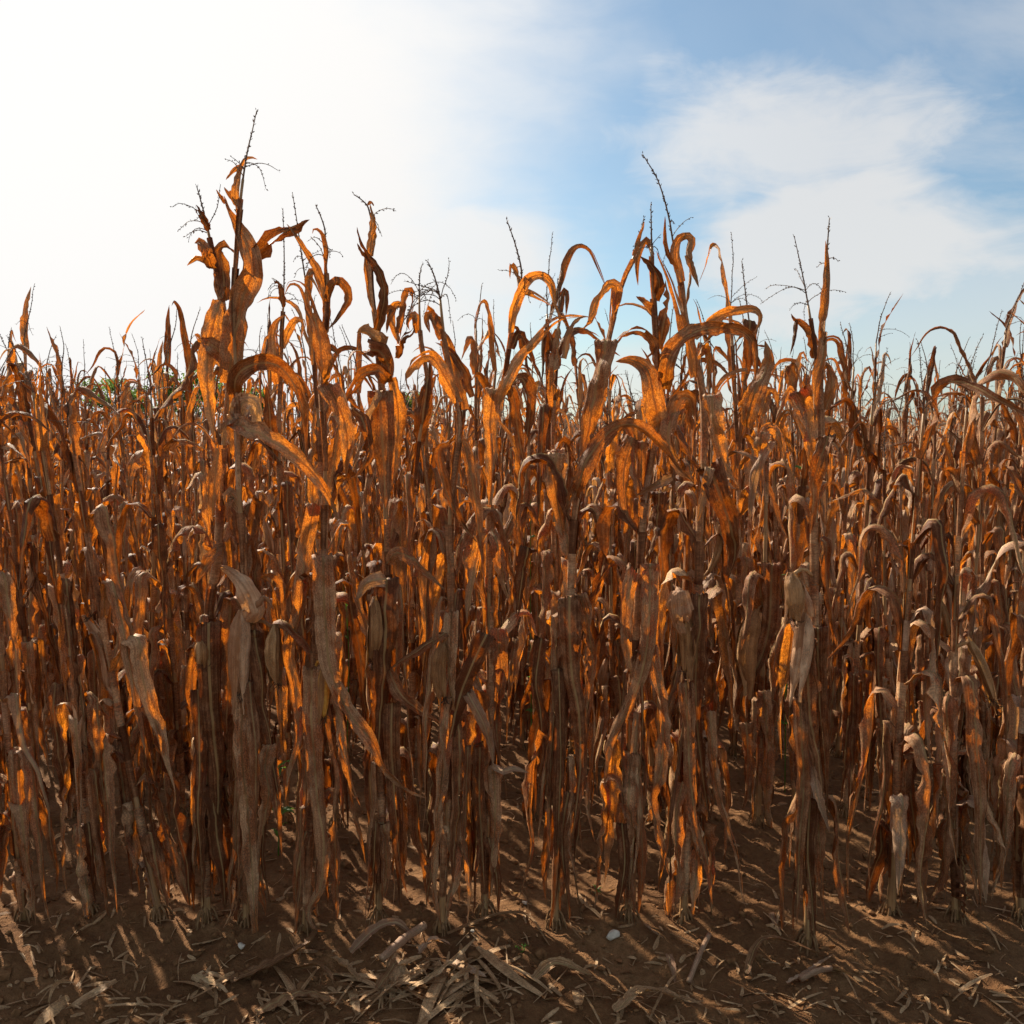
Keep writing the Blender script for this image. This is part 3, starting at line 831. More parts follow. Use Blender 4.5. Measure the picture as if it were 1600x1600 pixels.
plant("front corn plant with a sunlit orange leaf at its foot, near the middle", (757, 1432),
      pts(758, 1350, 764, 1200, 766, 1050, 764, 900, 766, 781, 769, 703, 775, 640, 787, 594, 796, 540, 806, 480, 815, 430, 806, 385, 792, 344), 445, [
    ('f', 19, -.05, pts(750, 1170, 749, 1240, 752, 1300, 757, 1394)),
    ('f', 22, -.03, pts(771, 1200, 774, 1260, 770, 1330, 766, 1400)),
    ('a', 18, -.09, pts(776, 640, 790, 600, 812, 562, 840, 530, 868, 502, 905, 495, 932, 498)),
    ('a', 14, -.05, pts(798, 520, 803, 482, 825, 438, 847, 430, 862, 444, 869, 479, 886, 510)),
    ('a', 9, .02, pts(810, 460, 822, 456, 844, 466, 862, 478)),
    ('a', 17, .02, pts(790, 600, 803, 620, 809, 672, 822, 740)),
    ('a', 22, -.03, pts(800, 600, 819, 594, 828, 640, 819, 706)),
    ('a', 12, .02, pts(800, 545, 812, 520, 826, 548, 840, 580)),
    ('a', 8, .01, pts(812, 450, 806, 425, 798, 412, 797, 435)),
    ('f', 22, -.02, pts(825, 856, 816, 900, 808, 965)),
    ('a', 22, -.04, pts(768, 828, 776, 850, 784, 890, 797, 945)),
    ('f', 18, -.02, pts(752, 828, 738, 906, 729, 975)),
    ('f', 24, .02, pts(778, 985, 782, 1060, 776, 1130, 782, 1190)),
    ('f', 16, -.02, pts(764, 1310, 776, 1370, 778, 1430)),
    ('f', 24, -.03, pts(772, 610, 766, 660, 768, 730, 764, 790)),
    ], [], 3, 0.0125, (), 0.08)

plant("front corn plant leaning right at the top above a broad flat-ended leaf", (867, 1452),
      pts(868, 1380, 875, 1250, 884, 1060, 892, 922, 897, 812, 911, 740, 929, 660, 941, 580, 952, 526, 962, 482, 975, 435, 993, 397, 1006, 341), 380, [
    ('f', 31, -.05, pts(947, 533, 938, 578, 926, 634, 918, 680, 908, 730)),
    ('a', 23, -.10, pts(900, 775, 905, 752, 922, 712, 950, 678, 981, 663, 1012, 674, 1037, 700, 1059, 731, 1082, 752)),
    ('a', 14, -.04, pts(960, 490, 963, 450, 948, 446, 934, 469, 926, 491, 914, 512, 898, 514)),
    ('f', 11, -.02, pts(962, 448, 958, 485, 954, 520)),
    ('f', 19, -.03, pts(932, 685, 905, 742, 878, 806)),
    ('f', 29, -.055, pts(890, 934, 890, 994, 894, 1056, 905, 1119, 906, 1212, 894, 1312)),
    ('f', 22, -.03, pts(906, 931, 919, 978, 925, 1040, 916, 1119, 911, 1170)),
    ('f', 17, -.04, pts(873, 1050, 875, 1119, 875, 1212, 872, 1306, 868, 1400, 858, 1452)),
    ('f', 9, -.03, pts(866, 1116, 862, 1166, 859, 1244, 857, 1370)),
    ('a', 8, .0, pts(990, 400, 998, 372, 1007, 346)),
    ('p', 12, -.02, pts(880, 560, 890, 520, 905, 497, 918, 495)),
    ('f', 20, .02, pts(846, 1000, 838, 1060, 846, 1130, 850, 1200)),
    ('f', 20, -.02, pts(888, 1240, 878, 1310, 884, 1380, 890, 1440)),
    ('f', 24, .03, pts(870, 708, 866, 750, 874, 800, 880, 840)),
    ], [], 2, 0.0125, (), 0.06)

plant("front corn plant with a pale crumpled leaf tip near its top", (981, 1446),
      pts(983, 1370, 985, 1250, 986, 1100, 998, 920, 1005, 800, 1018, 720, 1030, 640, 1026, 580, 1024, 500, 1019, 430, 1018, 380, 1017, 318), 400, [
    ('f', 25, -.06, pts(1016, 886, 1013, 990, 1000, 1060, 975, 1120, 955, 1165, 944, 1232)),
    ('f', 19, -.03, pts(990, 893, 978, 962, 984, 1040, 1002, 1092)),
    ('f', 21, -.05, pts(1014, 1010, 1031, 1087, 1037, 1150, 1031, 1212, 1020, 1244, 1026, 1290, 1046, 1372)),
    ('f', 22, -.04, pts(986, 1176, 982, 1244, 989, 1306, 983, 1400)),
    ('a', 31, -.07, pts(1031, 680, 1022, 625, 1012, 580, 988, 563, 962, 565)),
    ('a', 15, -.03, pts(1026, 470, 1030, 440, 1016, 413, 1000, 400)),
    ('a', 11, .02, pts(1019, 400, 1012, 376, 1001, 386, 995, 413, 997, 446)),
    ('a', 19, -.03, pts(1030, 545, 1036, 510, 1044, 470, 1040, 438)),
    ('a', 10, -.02, pts(1024, 488, 1010, 474, 994, 463)),
    ('a', 17, -.03, pts(1030, 575, 1022, 535, 1000, 515, 975, 520, 954, 548)),
    ('f', 22, .0, pts(988, 687, 975, 734, 978, 797, 1002, 834)),
    ('p', 14, -.04, pts(1050, 745, 1022, 758, 1000, 770, 992, 776)),
    ('f', 18, -.01, pts(1003, 690, 1002, 730, 1004, 790)),
    ('f', 18, -.02, pts(972, 1290, 976, 1350, 966, 1420, 962, 1452)),
    ('f', 14, -.01, pts(1000, 1280, 1004, 1340, 998, 1430)),
    ('f', 24, .03, pts(1030, 770, 1026, 820, 1014, 870)),
    ], [], 3, 0.0125, (), 0.05)

plant("front corn plant with the long curved bare tassel and a hooded pale husk", (1068, 1444),
      pts(1070, 1370, 1076, 1250, 1084, 1050, 1092, 900, 1095, 800, 1100, 700, 1098, 620, 1086, 555, 1072, 500, 1064, 440, 1052, 380, 1044, 335, 1028, 282, 1004, 241), 390, [
    ('a', 17, -.03, pts(1084, 590, 1078, 547, 1066, 497, 1056, 466, 1044, 429, 1026, 392)),
    ('a', 14, .01, pts(1066, 440, 1055, 400, 1062, 375, 1079, 372, 1076, 400, 1076, 440, 1071, 486)),
    ('a', 9, -.01, pts(1073, 398, 1083, 422, 1092, 449)),
    ('a', 6, -.01, pts(1058, 420, 1044, 397, 1039, 372, 1039, 338)),
    ('a', 24, -.12, pts(1040, 610, 1042, 575, 1052, 545, 1077, 524, 1112, 512, 1150, 514, 1172, 528, 1181, 556, 1180, 596)),
    ('a', 17, .04, pts(1085, 530, 1112, 504, 1131, 491, 1172, 482, 1188, 490, 1186, 508, 1178, 520)),
    ('f', 23, -.05, pts(1052, 650, 1062, 626, 1078, 625, 1083, 665, 1080, 720)),
    ('a', 20, -.06, pts(1062, 626, 1048, 655, 1044, 690, 1060, 730, 1084, 752)),
    ('f', 25, -.06, pts(1112, 618, 1118, 672, 1131, 719, 1154, 760)),
    ('f', 36, -.07, pts(1108, 728, 1128, 781, 1143, 828, 1148, 862, 1139, 905)),
    ('f', 13, -.08, pts(1109, 732, 1100, 772, 1090, 815)),
    ('f', 25, -.05, pts(1093, 930, 1091, 994, 1087, 1087, 1091, 1150, 1098, 1212, 1108, 1280)),
    ('f', 21, -.06, pts(1072, 1070, 1075, 1150, 1078, 1212, 1087, 1275, 1106, 1353, 1115, 1422)),
    ('f', 12, -.04, pts(1110, 1115, 1116, 1197, 1128, 1259, 1153, 1337, 1160, 1397, 1166, 1420)),
    ('f', 18, -.03, pts(1066, 1226, 1056, 1280, 1060, 1370, 1050, 1440)),
    ('a', 14, .02, pts(1090, 560, 1104, 540, 1108, 560, 1106, 600)),
    ('f', 18, -.02, pts(1084, 1290, 1088, 1350, 1082, 1440)),
    ('h', 50, -.06, pts(1080, 985, 1068, 950, 1061, 926, 1058, 918)),
    ('h', 46, -.07, pts(1061, 922, 1062, 950, 1070, 985, 1082, 1000)),
    ], [((1070, 960), (1070, 1052), 34)], 3, 0.014, (), 0.10)

plant("rightmost front row corn plant with pale hanging ear lit from behind beside its stalk", (1262, 1472),
      pts(1264, 1380, 1268, 1280, 1274, 1100, 1272, 900, 1275, 780, 1284, 690, 1282, 610, 1284, 545, 1289, 480, 1292, 400, 1296, 340), 420, [
    ('a', 13, -.02, pts(1285, 540, 1287, 490, 1292, 430, 1290, 376)),
    ('a', 17, -.03, pts(1290, 520, 1285, 560, 1275, 600, 1272, 665)),
    ('f', 24, -.05, pts(1292, 684, 1273, 750, 1266, 835)),
    ('f', 35, .04, pts(1247, 612, 1262, 640, 1268, 690, 1270, 740)),
    ('a', 18, .05, pts(1262, 690, 1240, 612, 1228, 620, 1210, 664)),
    ('f', 26, -.05, pts(1262, 1000, 1264, 1103, 1277, 1181, 1287, 1250)),
    ('f', 23, -.03, pts(1278, 985, 1280, 1087, 1288, 1181, 1292, 1260)),
    ('f', 19, -.05, pts(1250, 1094, 1253, 1165, 1256, 1228, 1250, 1306, 1247, 1384, 1244, 1445)),
    ('p', 15, -.07, pts(1266, 1170, 1278, 1244, 1296, 1300)),
    ('f', 22, -.03, pts(1266, 1250, 1262, 1330, 1268, 1400, 1274, 1486)),
    ('f', 20, -.02, pts(1278, 1270, 1282, 1360, 1290, 1440)),
    ('h', 16, -.05, pts(1266, 965, 1262, 945, 1254, 920, 1244, 898)),
    ('a', 16, -.02, pts(1290, 640, 1300, 600, 1292, 570, 1280, 590)),
    ], [((1258, 960), (1240, 1074), 36), ((1236, 896), (1240, 968), 34)], 2, 0.013, (), 0.05)

# second row, stalks and tops that show between the first
plant("second row corn plant with a straight thin tassel and upright orange leaf", (1183, 1291),
      pts(1188, 1180, 1190, 1100, 1195, 900, 1197, 720, 1190, 640, 1180, 560, 1171, 505, 1165, 460, 1159, 407), 500, [
    ('a', 28, -.06, pts(1166, 668, 1175, 625, 1191, 587, 1201, 560, 1195, 532)),
    ('f', 18, -.03, pts(1172, 502, 1171, 540, 1170, 582)),
    ('q', 15, -.05, pts(1203, 692, 1187, 719, 1175, 766, 1172, 816)),
    ('a', 22, -.06, pts(1190, 715, 1188, 690, 1197, 670, 1213, 672, 1223, 698, 1230, 730)),
    ('f', 24, -.05, pts(1206, 886, 1202, 978, 1186, 1034, 1158, 1088, 1166, 1125, 1196, 1148)),
    ('f', 18, -.02, pts(1166, 1132, 1169, 1197, 1163, 1262)),
    ('f', 18, -.03, pts(1194, 1085, 1201, 1181, 1197, 1259, 1207, 1306, 1233, 1340)),
    ('a', 16, .02, pts(1190, 650, 1204, 610, 1216, 640)),
    ], [((1182, 955), (1171, 1066), 38)], 2, 0.0135, (0.32, 0.5, 0.62, 0.9), 0.06)
plant("corn plant behind the front row topped by a ragged tassel near the right side", (1243, 1288),
      pts(1240, 1150, 1246, 950, 1250, 800, 1262, 660, 1275, 570, 1268, 510, 1258, 450, 1250, 410, 1241, 369), 485, [
    ('a', 13, -.02, pts(1272, 560, 1268, 525, 1252, 505, 1240, 498, 1236, 490)),
    ('a', 7, -.03, pts(1244, 500, 1240, 530, 1234, 556)),
    ('a', 16, -.03, pts(1240, 620, 1236, 580, 1230, 570, 1228, 600)),
    ], [], 7, 0.012, (0.3, 0.42, 0.55, 0.68, 0.82, 0.95, 1.1, 1.25, 1.4), 0.16)
plant("corn plant behind the front row with thin bare tassel left of the looped leaf", (446, 1284),
      pts(450, 1100, 444, 900, 436, 700, 438, 600, 440, 520, 443, 470, 444, 400, 442, 327), 480, [
    ('a', 20, -.03, pts(436, 600, 430, 555, 428, 525, 434, 502, 447, 492)),
    ('a', 12, .03, pts(442, 545, 452, 515, 464, 500, 474, 505, 470, 530)),
    ('a', 10, -.02, pts(442, 480, 438, 445, 430, 438, 424, 434)),
    ('a', 22, -.02, pts(428, 720, 424, 680, 420, 630, 416, 600)),
    ], [], 5, 0.012, (0.25, 0.36, 0.5, 0.64, 0.78, 0.92, 1.06, 1.2, 1.35, 1.5), 0.10)
plant("corn plant behind the front row with slanting beaded tassel beside the highest crossing leaf", (526, 1290),
      pts(520, 1150, 510, 900, 500, 700, 490, 560, 482, 480, 476, 430, 470, 390, 463, 340, 457, 302), 440, [
    ('a', 11, -.02, pts(482, 470, 484, 430, 492, 424, 498, 445, 505, 468)),
    ('a', 14, .03, pts(490, 560, 500, 540, 520, 545, 530, 560)),
    ], [], 4, 0.012, (0.25, 0.38, 0.5, 0.64, 0.78, 0.92, 1.06, 1.22, 1.36, 1.5, 1.64), 0.08)
plant("second row corn plant with a broken tassel of thin crossing branches", (640, 1287),
      pts(644, 1100, 641, 900, 640, 812, 648, 750, 656, 680, 668, 600, 658, 530, 655, 470, 656, 430, 660, 412), 470, [
    ('a', 12, -.03, pts(652, 520, 650, 500, 648, 490, 636, 503, 640, 516)),
    ('a', 12, -.04, pts(620, 560, 628, 530, 642, 520, 648, 505)),
    ('a', 11, -.03, pts(622, 520, 630, 480, 636, 455, 645, 460, 642, 485, 632, 500)),
    ('a', 24, -.03, pts(656, 690, 662, 640, 668, 600, 672, 560)),
    ('a', 12, .02, pts(628, 540, 612, 500, 616, 476, 630, 480, 626, 520, 618, 552)),
    ], [], 8, 0.0125, (0.28, 0.4, 0.52, 0.64, 0.76, 0.9, 1.04, 1.18, 1.34), 0.2)
plant("corn plant behind the front row with narrow tip and small curled leaves right of centre", (880, 1285),
      pts(876, 1100, 868, 900, 864, 720, 868, 600, 872, 530, 874, 480, 871, 435), 500, [
    ('a', 20, -.03, pts(866, 640, 864, 590, 870, 545, 874, 500)),
    ('a', 10, .02, pts(874, 500, 876, 470, 882, 452, 886, 470, 884, 495)),
    ('a', 12, -.02, pts(870, 560, 858, 520, 852, 505, 846, 520)),
    ('f', 28, -.04, pts(868, 705, 870, 750, 876, 800)),
    ], [], 4, 0.012, (0.26, 0.4, 0.54, 0.66, 0.8, 0.94, 1.1, 1.25), 0.10)

UP = np.array([0, 0, 1.0])
def build_traced(d, seed, group):
    rng = np.random.default_rng(seed)
    g0 = on_ground(*d['base'])
    Y = g0[1]
    gz = float(ground_z(g0[0], Y))
    base = np.array([g0[0], Y, gz])
    root = bpy.data.objects.new("corn_plant", None)
    root.empty_display_size = 0.1
    root.location = base
    COL.objects.link(root)
    tag(root, d['label'], "corn plant", group)
    drift = rng.normal(0, 0.02)
    P = [base - [0, 0, 0.03]]
    for (x, y) in d['stalk']:
        p = at(x, y, Y); P.append(at(x, y, Y + drift * min(p[2], 2)))
    P = np.array(P)
    full = spline(P, 90)
    zt = at(d['base'][0], d['ty'], Y)[2]
    # the tassel starts where the stalk first passes that height
    k = int(np.argmax(full[:, 2] > zt)) if (full[:, 2] > zt).any() else 80
    k = min(max(k, 30), 86)
    st = spline(full[:k + 1], 40)
    s = np.concatenate([[0], np.cumsum(np.linalg.norm(np.diff(st, axis=0), axis=1))])
    nodes = np.arange(0.06, s[-1], 0.145) + rng.normal(0, 0.012, len(np.arange(0.06, s[-1], 0.145)))
    r0, r1 = d['r'], 0.0042
    g = Geo(); g.put(*stalk_geo(st, r0, r1, rng, 10, nodes))
    def fin(g, name, mat, parent=root):
        for v in g.v: v -= base
        return add(name, g.mesh(name, mat), parent)
    fin(g, "stalk", M_STALK)
    fin(tassel_geo(spline(full[k - 1:], 26), rng, d['branches'], True, d['blen'], 1.25), "tassel", M_TASSEL)
    def near_stalk(p):
        i = int(np.argmin(np.linalg.norm(full - p, axis=1))); return full[i], i
    for (kind, wpx, dz, pp) in d['leaves']:
        n = len(pp)
        fold = kind in 'fq'
        dep = [dz * (0.55 + 0.45 * math.sin(math.pi * min(1, 0.25 + i / max(n - 1, 1)))) for i in range(n)]
        if not fold and kind != 'h': dep[0] = dz * 0.15
        Q = [at(x, y, Y + e + rng.normal(0, 0.006)) for (x, y), e in zip(pp, dep)]
        if fold:
            x, y = pp[0]
            Q = [at(x, y + 7, Y + dep[0] + 0.016), at(x, y + 1, Y + dep[0] + 0.009)] + Q
        nseg = int(np.clip(sum(np.linalg.norm(np.diff(np.array(Q), axis=0), axis=1)) / 0.013, 14, 60))
        C = spline(Q, nseg)
        t = np.linspace(0, 1, nseg)
        wm = wpx * Y / F * 1.16
        if fold:
            w = wm * np.minimum(1, 0.97 + 0.1 * t) * (1 - t ** 3.0) ** 0.8 + 0.0012
        elif kind == 'h':
            w = wm * np.sin(np.pi * np.clip(0.12 + t * 0.86, 0, 1)) ** 0.6 + 0.002
        else:
            w = wm * np.minimum(1, 0.6 + 1.6 * t) * (1 - t ** 2.6) ** 0.8 + 0.0012
        T = nrm(np.gradient(C, axis=0))
        V = nrm(CAM - C)
        W0 = np.cross(T, V)
        ln = np.linalg.norm(W0, axis=1)
        for i in range(nseg):
            if ln[i] < 0.25 and i > 0: W0[i] = W0[i - 1]
        W0 = nrm(W0)
        r0_ = rng.uniform(-0.55, 0.55)
        roll = r0_ + rng.uniform(-1.5, 1.5) * (t - 0.4) + 0.28 * wob(rng, t, 0.7)
        if fold: roll = roll * np.clip(t * 4, 0.15, 1)
        cu = (rng.uniform(0.3, 1.15) if kind != 'h' else 1.25) * (0.7 + 0.9 * t) * (1 if rng.random() < 0.6 else -1)
        if fold: cu = cu * np.clip(t * 5 - 0.3, 0.08, 1)
        if kind == 'h': cu = -np.abs(cu); roll = roll * 0.3
        g = Geo()
        g.put(*blade(C, w, W0, roll, cu, rng, 9 if wpx > 18 else 7, ripple=rng.uniform(0.06, 0.17) * (0.15 if kind == 'h' else (0.45 if wpx > 30 else 1)), rag=0.2 if kind == 'h' or wpx > 30 else 1.0))
        if kind != 'h':
            c0, i0 = near_stalk(C[0])
            if np.linalg.norm(c0 - C[0]) < 0.10 and i0 > 6 and c0[2] < st[-1][2]:
                j0 = max(1, i0 - 7)
                rr = r0 + (r1 - r0) * i0 / 90
                g.put(*sheath(spline(full[j0:i0 + 1], 5), rr, rng))
        fin(g, "leaf" if kind != 'h' else "husk_leaf", {'p': M_PALE, 'q': M_PALE, 'h': M_HUSK}.get(kind, M_LEAF))
    autos = d['auto'] or tuple(np.arange(0.22, 1.45, 0.115) + rng.normal(0, 0.02, 11))
    for q, z in enumerate(autos):
        c, i = near_stalk(np.array([base[0], Y, z]))
        zz = full.copy(); order = np.argsort(zz[:, 2]); zz = zz[order]
        g = leaf_for_node(rng, z + gz, 1.75, zz, rng.uniform(0, 6.28) if d['auto'] else rng.uniform(0.05, 0.95) * math.pi, r0 * 0.8, 2)
        fin(g, "leaf", M_LEAF)
    for q in range(7 if not d['auto'] else 3):                    # long torn strips hanging down the stalk
        z = rng.uniform(0.4, 1.15)
        zz = full[np.argsort(full[:, 2])]
        g = Geo(); g.put(*leaf_local(rng, path_at(zz, z + gz), rng.uniform(0, 6.28), min(z * 1.15, rng.uniform(0.4, 0.8)), rng.uniform(0.022, 0.045), rng.uniform(0.3, 0.9),
                                     -rng.uniform(1.48, 1.6), 0.005, rng.uniform(0.03, 0.07), r0, n=34, M=7, twist=1.2))
        fin(g, "leaf", M_LEAF)
    for (e0, e1, wpx) in d['ears']:
        p0 = at(*e0, Y - 0.045); p1 = at(*e1, Y - 0.055)
        b, h, sk = ear_parts(p0, p1, wpx * Y / F / 2 * 0.74, rng, 5)
        c0, i0 = near_stalk(p0 + [0, 0, -0.02])
        b.put(*tube(spline([c0, (c0 + p0) / 2 + [0, 0, 0.02], p0 + (p1 - p0) * 0.06], 6), 0.006, 6))
        mh = M_HUSK if (wpx in (36, 37)) else M_HUSK_BROWN
        if wpx == 24: mh = M_KERNEL; h = h[:2]
        eo = fin(b, "ear", mh)
        mh = M_HUSK_BROWN if wpx == 24 else mh
        for x in h: fin(x, "husk", mh, eo)
        fin(sk, "silk", M_SILK, eo)
    rg = root_geo(rng, r0); add("brace_root", rg.mesh("brace_root", M_ROOT), root)
    return root

ROW_POS = {}
for i, d in enumerate(PLANTS):
    build_traced(d, 500 + i, "corn plants of the front row" if d['base'][1] > 1400 else "corn plants of the second row")
    g0 = on_ground(*d['base'])
    ROW_POS.setdefault(0 if d['base'][1] > 1400 else 1, []).append(g0[0])

# ------------------------------------------------------------------ the rest of the field
def make_proto(seed, lod, joined=False):
    parts = generic_parts(seed, lod)
    if joined:
        out = []
        for nm, mat, pick in (("stalk", M_STALK, "stalk"), ("foliage", M_LEAF, "leaf"), ("tassel", M_TASSEL, "tassel"), ("ear", M_HUSK_BROWN, "ear")):
            g = Geo()
            for (n, x, m, kids) in parts:
                if n == pick:
                    g.put(*x.arrays())
                    for kd in kids: g.put(*kd[1].arrays())
            if g.n: out.append((nm, g.mesh(nm, mat), []))
        return out
    return [(n, g.mesh(n, m), [(kn, kg.mesh(kn, km)) for (kn, kg, km, _) in kids]) for (n, g, m, kids) in parts]

PROTO_FULL = [make_proto(1000 + i, 2) for i in range(16)]
PROTO_MID = [make_proto(2000 + i, 1) for i in range(12)]
PROTO_FAR = [make_proto(3000 + i, 1, True) for i in range(12)]

def place(proto, x, y, rng, label, group):
    root = bpy.data.objects.new("corn_plant", None)
    root.empty_display_size = 0.1
    root.location = (x, y, float(ground_z(x, y)))
    sc = rng.uniform(0.92, 1.07)
    root.scale = (sc, sc, sc * rng.uniform(0.97, 1.04))
    root.rotation_euler = (rng.normal(0, 0.04), rng.normal(0, 0.045), rng.uniform(0, 6.28))
    COL.objects.link(root)
    tag(root, label, "corn plant", group)
    for (n, me, kids) in proto:
        o = bpy.data.objects.new(n, me); COL.objects.link(o); o.parent = root
        for (kn, km) in kids:
            k = bpy.data.objects.new(kn, km); COL.objects.link(k); k.parent = o
    return root

ORD = ["first", "second", "third", "fourth", "fifth", "sixth", "seventh", "eighth", "ninth", "tenth", "eleventh", "twelfth", "thirteenth", "fourteenth",
       "fifteenth", "sixteenth", "seventeenth", "eighteenth", "nineteenth", "twentieth"]
ORD += ["twenty-" + q for q in ORD[:9]] + ["thirtieth"]
rng = np.random.default_rng(77)
count = 0
NROWS = 9
for row in range(NROWS):
    y0 = ROW0 + DROW * row
    half = 0.5926 * y0 + 0.25
    taken = sorted(ROW_POS.get(row, []))
    # inside the photograph the first row is traced plant by plant
    spots = []
    x = -half + rng.uniform(0, 0.15)
    while x < half:
        xi = x + rng.normal(0, 0.02)
        free = all(abs(xi - q) > 0.13 for q in taken)
        if row == 0 and -1.02 < xi < 1.04: free = False
        if free and (row == 0 or rng.random() > 0.04): spots.append(xi)
        x += rng.uniform(0.165, 0.225)
    allx = sorted(taken + spots)
    for xi in spots:
        yi = y0 + rng.normal(0, 0.025)
        if row == 0: lab = None
        k = int(rng.integers(0, 1000))
        if row <= 2: pr = PROTO_FULL[k % len(PROTO_FULL)]
        elif row <= 5: pr = PROTO_MID[k % len(PROTO_MID)]
        else: pr = PROTO_FAR[k % len(PROTO_FAR)]
        if row == 0:
            side = "left" if xi < 0 else "right"
            side_x = [q for q in spots if (q < 0) == (xi < 0)]
            side_x = sorted(side_x, key=abs, reverse=True)
            lab = "dry corn plant in the front row, %s from the %s edge of the picture" % (ORD[side_x.index(xi)], side)
            grp = "corn plants of the front row"
        elif row == 1:
            n = allx.index(xi)
            lab = "dry corn plant in the second row, %s counted from the left" % ORD[min(n, 29)]
            grp = "corn plants of the second row"
        else:
            lab = "dry brown corn plant in the %s row back, half hidden by those before it" % ORD[row]
            grp = "corn plants of the %s row" % ORD[row]
        place(pr, xi, yi, rng, lab, grp)
        count += 1
print("generic plants", count)

def far_field():
    """All plants beyond the ninth row read as one mass."""
    protos = []
    for i in range(14):
        parts = generic_parts(4000 + i, 0)
        lv, tv = Geo(), Geo()
        for (n, g, m, kids) in parts:
            (tv if n in ("tassel", "stalk") else lv).put(*g.arrays())
        protos.append((lv.arrays(), tv.arrays()))
    r = np.random.default_rng(5)
    acc = [[[], [], [], 0], [[], [], [], 0]]
    for row in range(NROWS, 34):
        y0 = ROW0 + DROW * row
        half = 0.5926 * y0 + 0.4
        step = 0.24 if row < 16 else (0.34 if row < 24 else 0.5)
        for x in np.arange(-half, half, step):
            x = x + r.normal(0, 0.04); y = y0 + r.normal(0, 0.04)
            pr = protos[r.integers(0, len(protos))]
            a = r.uniform(0, 6.28); sc = r.uniform(0.92, 1.08)
            c, s = math.cos(a) * sc, math.sin(a) * sc
            Rm = np.array([[c, -s, 0], [s, c, 0], [0, 0, sc]])
            for k in range(2):
                v, f, u = pr[k]
                A = acc[k]
                A[0].append(v @ Rm.T + [x, y, float(ground_z(x, y))])
                fo = np.array([q if len(q) == 4 else (q + (q[-1],) * 4)[:4] for q in f if len(q) in (3, 4)])
                A[1].append(fo + A[3]); A[2].append(u + [r.uniform(0, 40), 0]); A[3] += len(v)
    root = None
    for k, (nm, mat) in enumerate((("corn_field", M_LEAF), ("stem_mass", M_TASSEL))):
        A = acc[k]
        me = new_mesh(nm, np.vstack(A[0]), np.vstack(A[1]).tolist(), mat, np.vstack(A[2]))
        o = add(nm, me, root)
        if k == 0:
            root = o
            tag(o, "dense brown mass of corn rows deep in the field", None, None, "stuff")
        else: o["kind"] = "stuff"
far_field()

# ------------------------------------------------------------------ litter, stones, weeds
def drop(x, y, lift=0.0):
    """Pixel -> point on the uneven ground."""
    p = on_ground(x, y, 0.0)
    for _ in range(3): p = on_ground(x, y, float(ground_z(p[0], p[1])))
    p = p + [0, 0, lift]
    return p

def fallen_leaf(pp, wpx, label, lift=0.012, mat=M_LITTER, seed=0, arch=0.0, name="fallen_leaf", cat="fallen leaf", group="dry leaves fallen on the soil"):
    r = np.random.default_rng(seed)
    n = len(pp)
    Q = [drop(x, y, lift + arch * math.sin(math.pi * i / (n - 1))) for i, (x, y) in enumerate(pp)]
    C = spline(Q, 26)
    base = C[0].copy(); C = C - base
    t = np.linspace(0, 1, 26)
    w = wpx * 2.6 / F * np.minimum(1, 0.7 + 1.5 * t) * (1 - t ** 3) ** 0.8 + 0.002
    T = nrm(np.gradient(C, axis=0))
    W0 = nrm(np.cross(T, np.tile(UP, (26, 1))))
    roll = r.uniform(-0.5, 0.5) + r.uniform(-0.6, 0.6) * t
    g = Geo(); g.put(*blade(C, w, W0, roll, r.uniform(0.3, 0.9) * np.ones(26) * r.choice([-1, 1]), r, 7, 0.08))
    o = add(name, g.mesh(name, mat), None, base)
    tag(o, label, cat, group)
    return o

fallen_leaf(pts(360, 1543, 410, 1528, 455, 1508, 482, 1490, 492, 1470, 486, 1458), 24, "long curved brown leaf lying along the lower left corner", 0.02, seed=1, arch=0.02)
fallen_leaf(pts(300, 1530, 316, 1532, 336, 1543), 18, "short dark leaf at the lower left corner of the field", seed=2)
fallen_leaf(pts(548, 1502, 585, 1482, 620, 1471, 648, 1478), 16, "pale arched leaf lying over the litter pile left of centre", 0.03, M_PALE, seed=3, arch=0.04)
fallen_leaf(pts(455, 1524, 492, 1526, 512, 1538, 524, 1552), 12, "narrow rust coloured leaf beside the long curved leaf", 0.02, seed=4, arch=0.02)
fallen_leaf(pts(520, 1510, 545, 1528, 560, 1548), 18, "short wide leaf hanging over the litter pile edge", 0.03, seed=5)
fallen_leaf(pts(700, 1466, 756, 1447, 794, 1440, 827, 1443, 854, 1478), 8, "thin bowed leaf on the soil right of the crossing leaves plant", 0.015, seed=6, arch=0.015)
fallen_leaf(pts(1044, 1500, 1050, 1525, 1054, 1545), 14, "short upright pale leaf scrap at the bottom right of centre", 0.02, M_PALE, seed=7)
fallen_leaf(pts(1165, 1535, 1186, 1506, 1226, 1504, 1296, 1512), 11, "bowed grey brown leaf at the lower right corner", 0.03, seed=8, arch=0.05)
fallen_leaf(pts(1230, 1546, 1262, 1528, 1300, 1502), 9, "yellowish stiff leaf crossing under the bowed leaf at lower right", 0.02, M_PALE, seed=9)
fallen_leaf(pts(692, 1512, 720, 1524, 760, 1537), 26, "broad pale slab of leaf at the bottom of the field centre", 0.02, M_PALE, seed=10)
fallen_leaf(pts(834, 1540, 869, 1524, 925, 1534), 18, "low curled brown leaf at the bottom centre", 0.02, seed=11, arch=0.02)
fallen_leaf(pts(1204, 1430, 1210, 1444, 1219, 1458), 10, "small pale leaf scrap between the two rightmost front plants", 0.01, M_PALE, seed=12)
fallen_leaf(pts(1006, 1448, 1020, 1460, 1036, 1470), 7, "small curled leaf scrap behind the white stone", 0.01, M_PALE, seed=13)
fallen_leaf(pts(300, 1480, 330, 1474, 356, 1466), 7, "thin straight leaf beside the white stone at lower left", 0.01, seed=14)
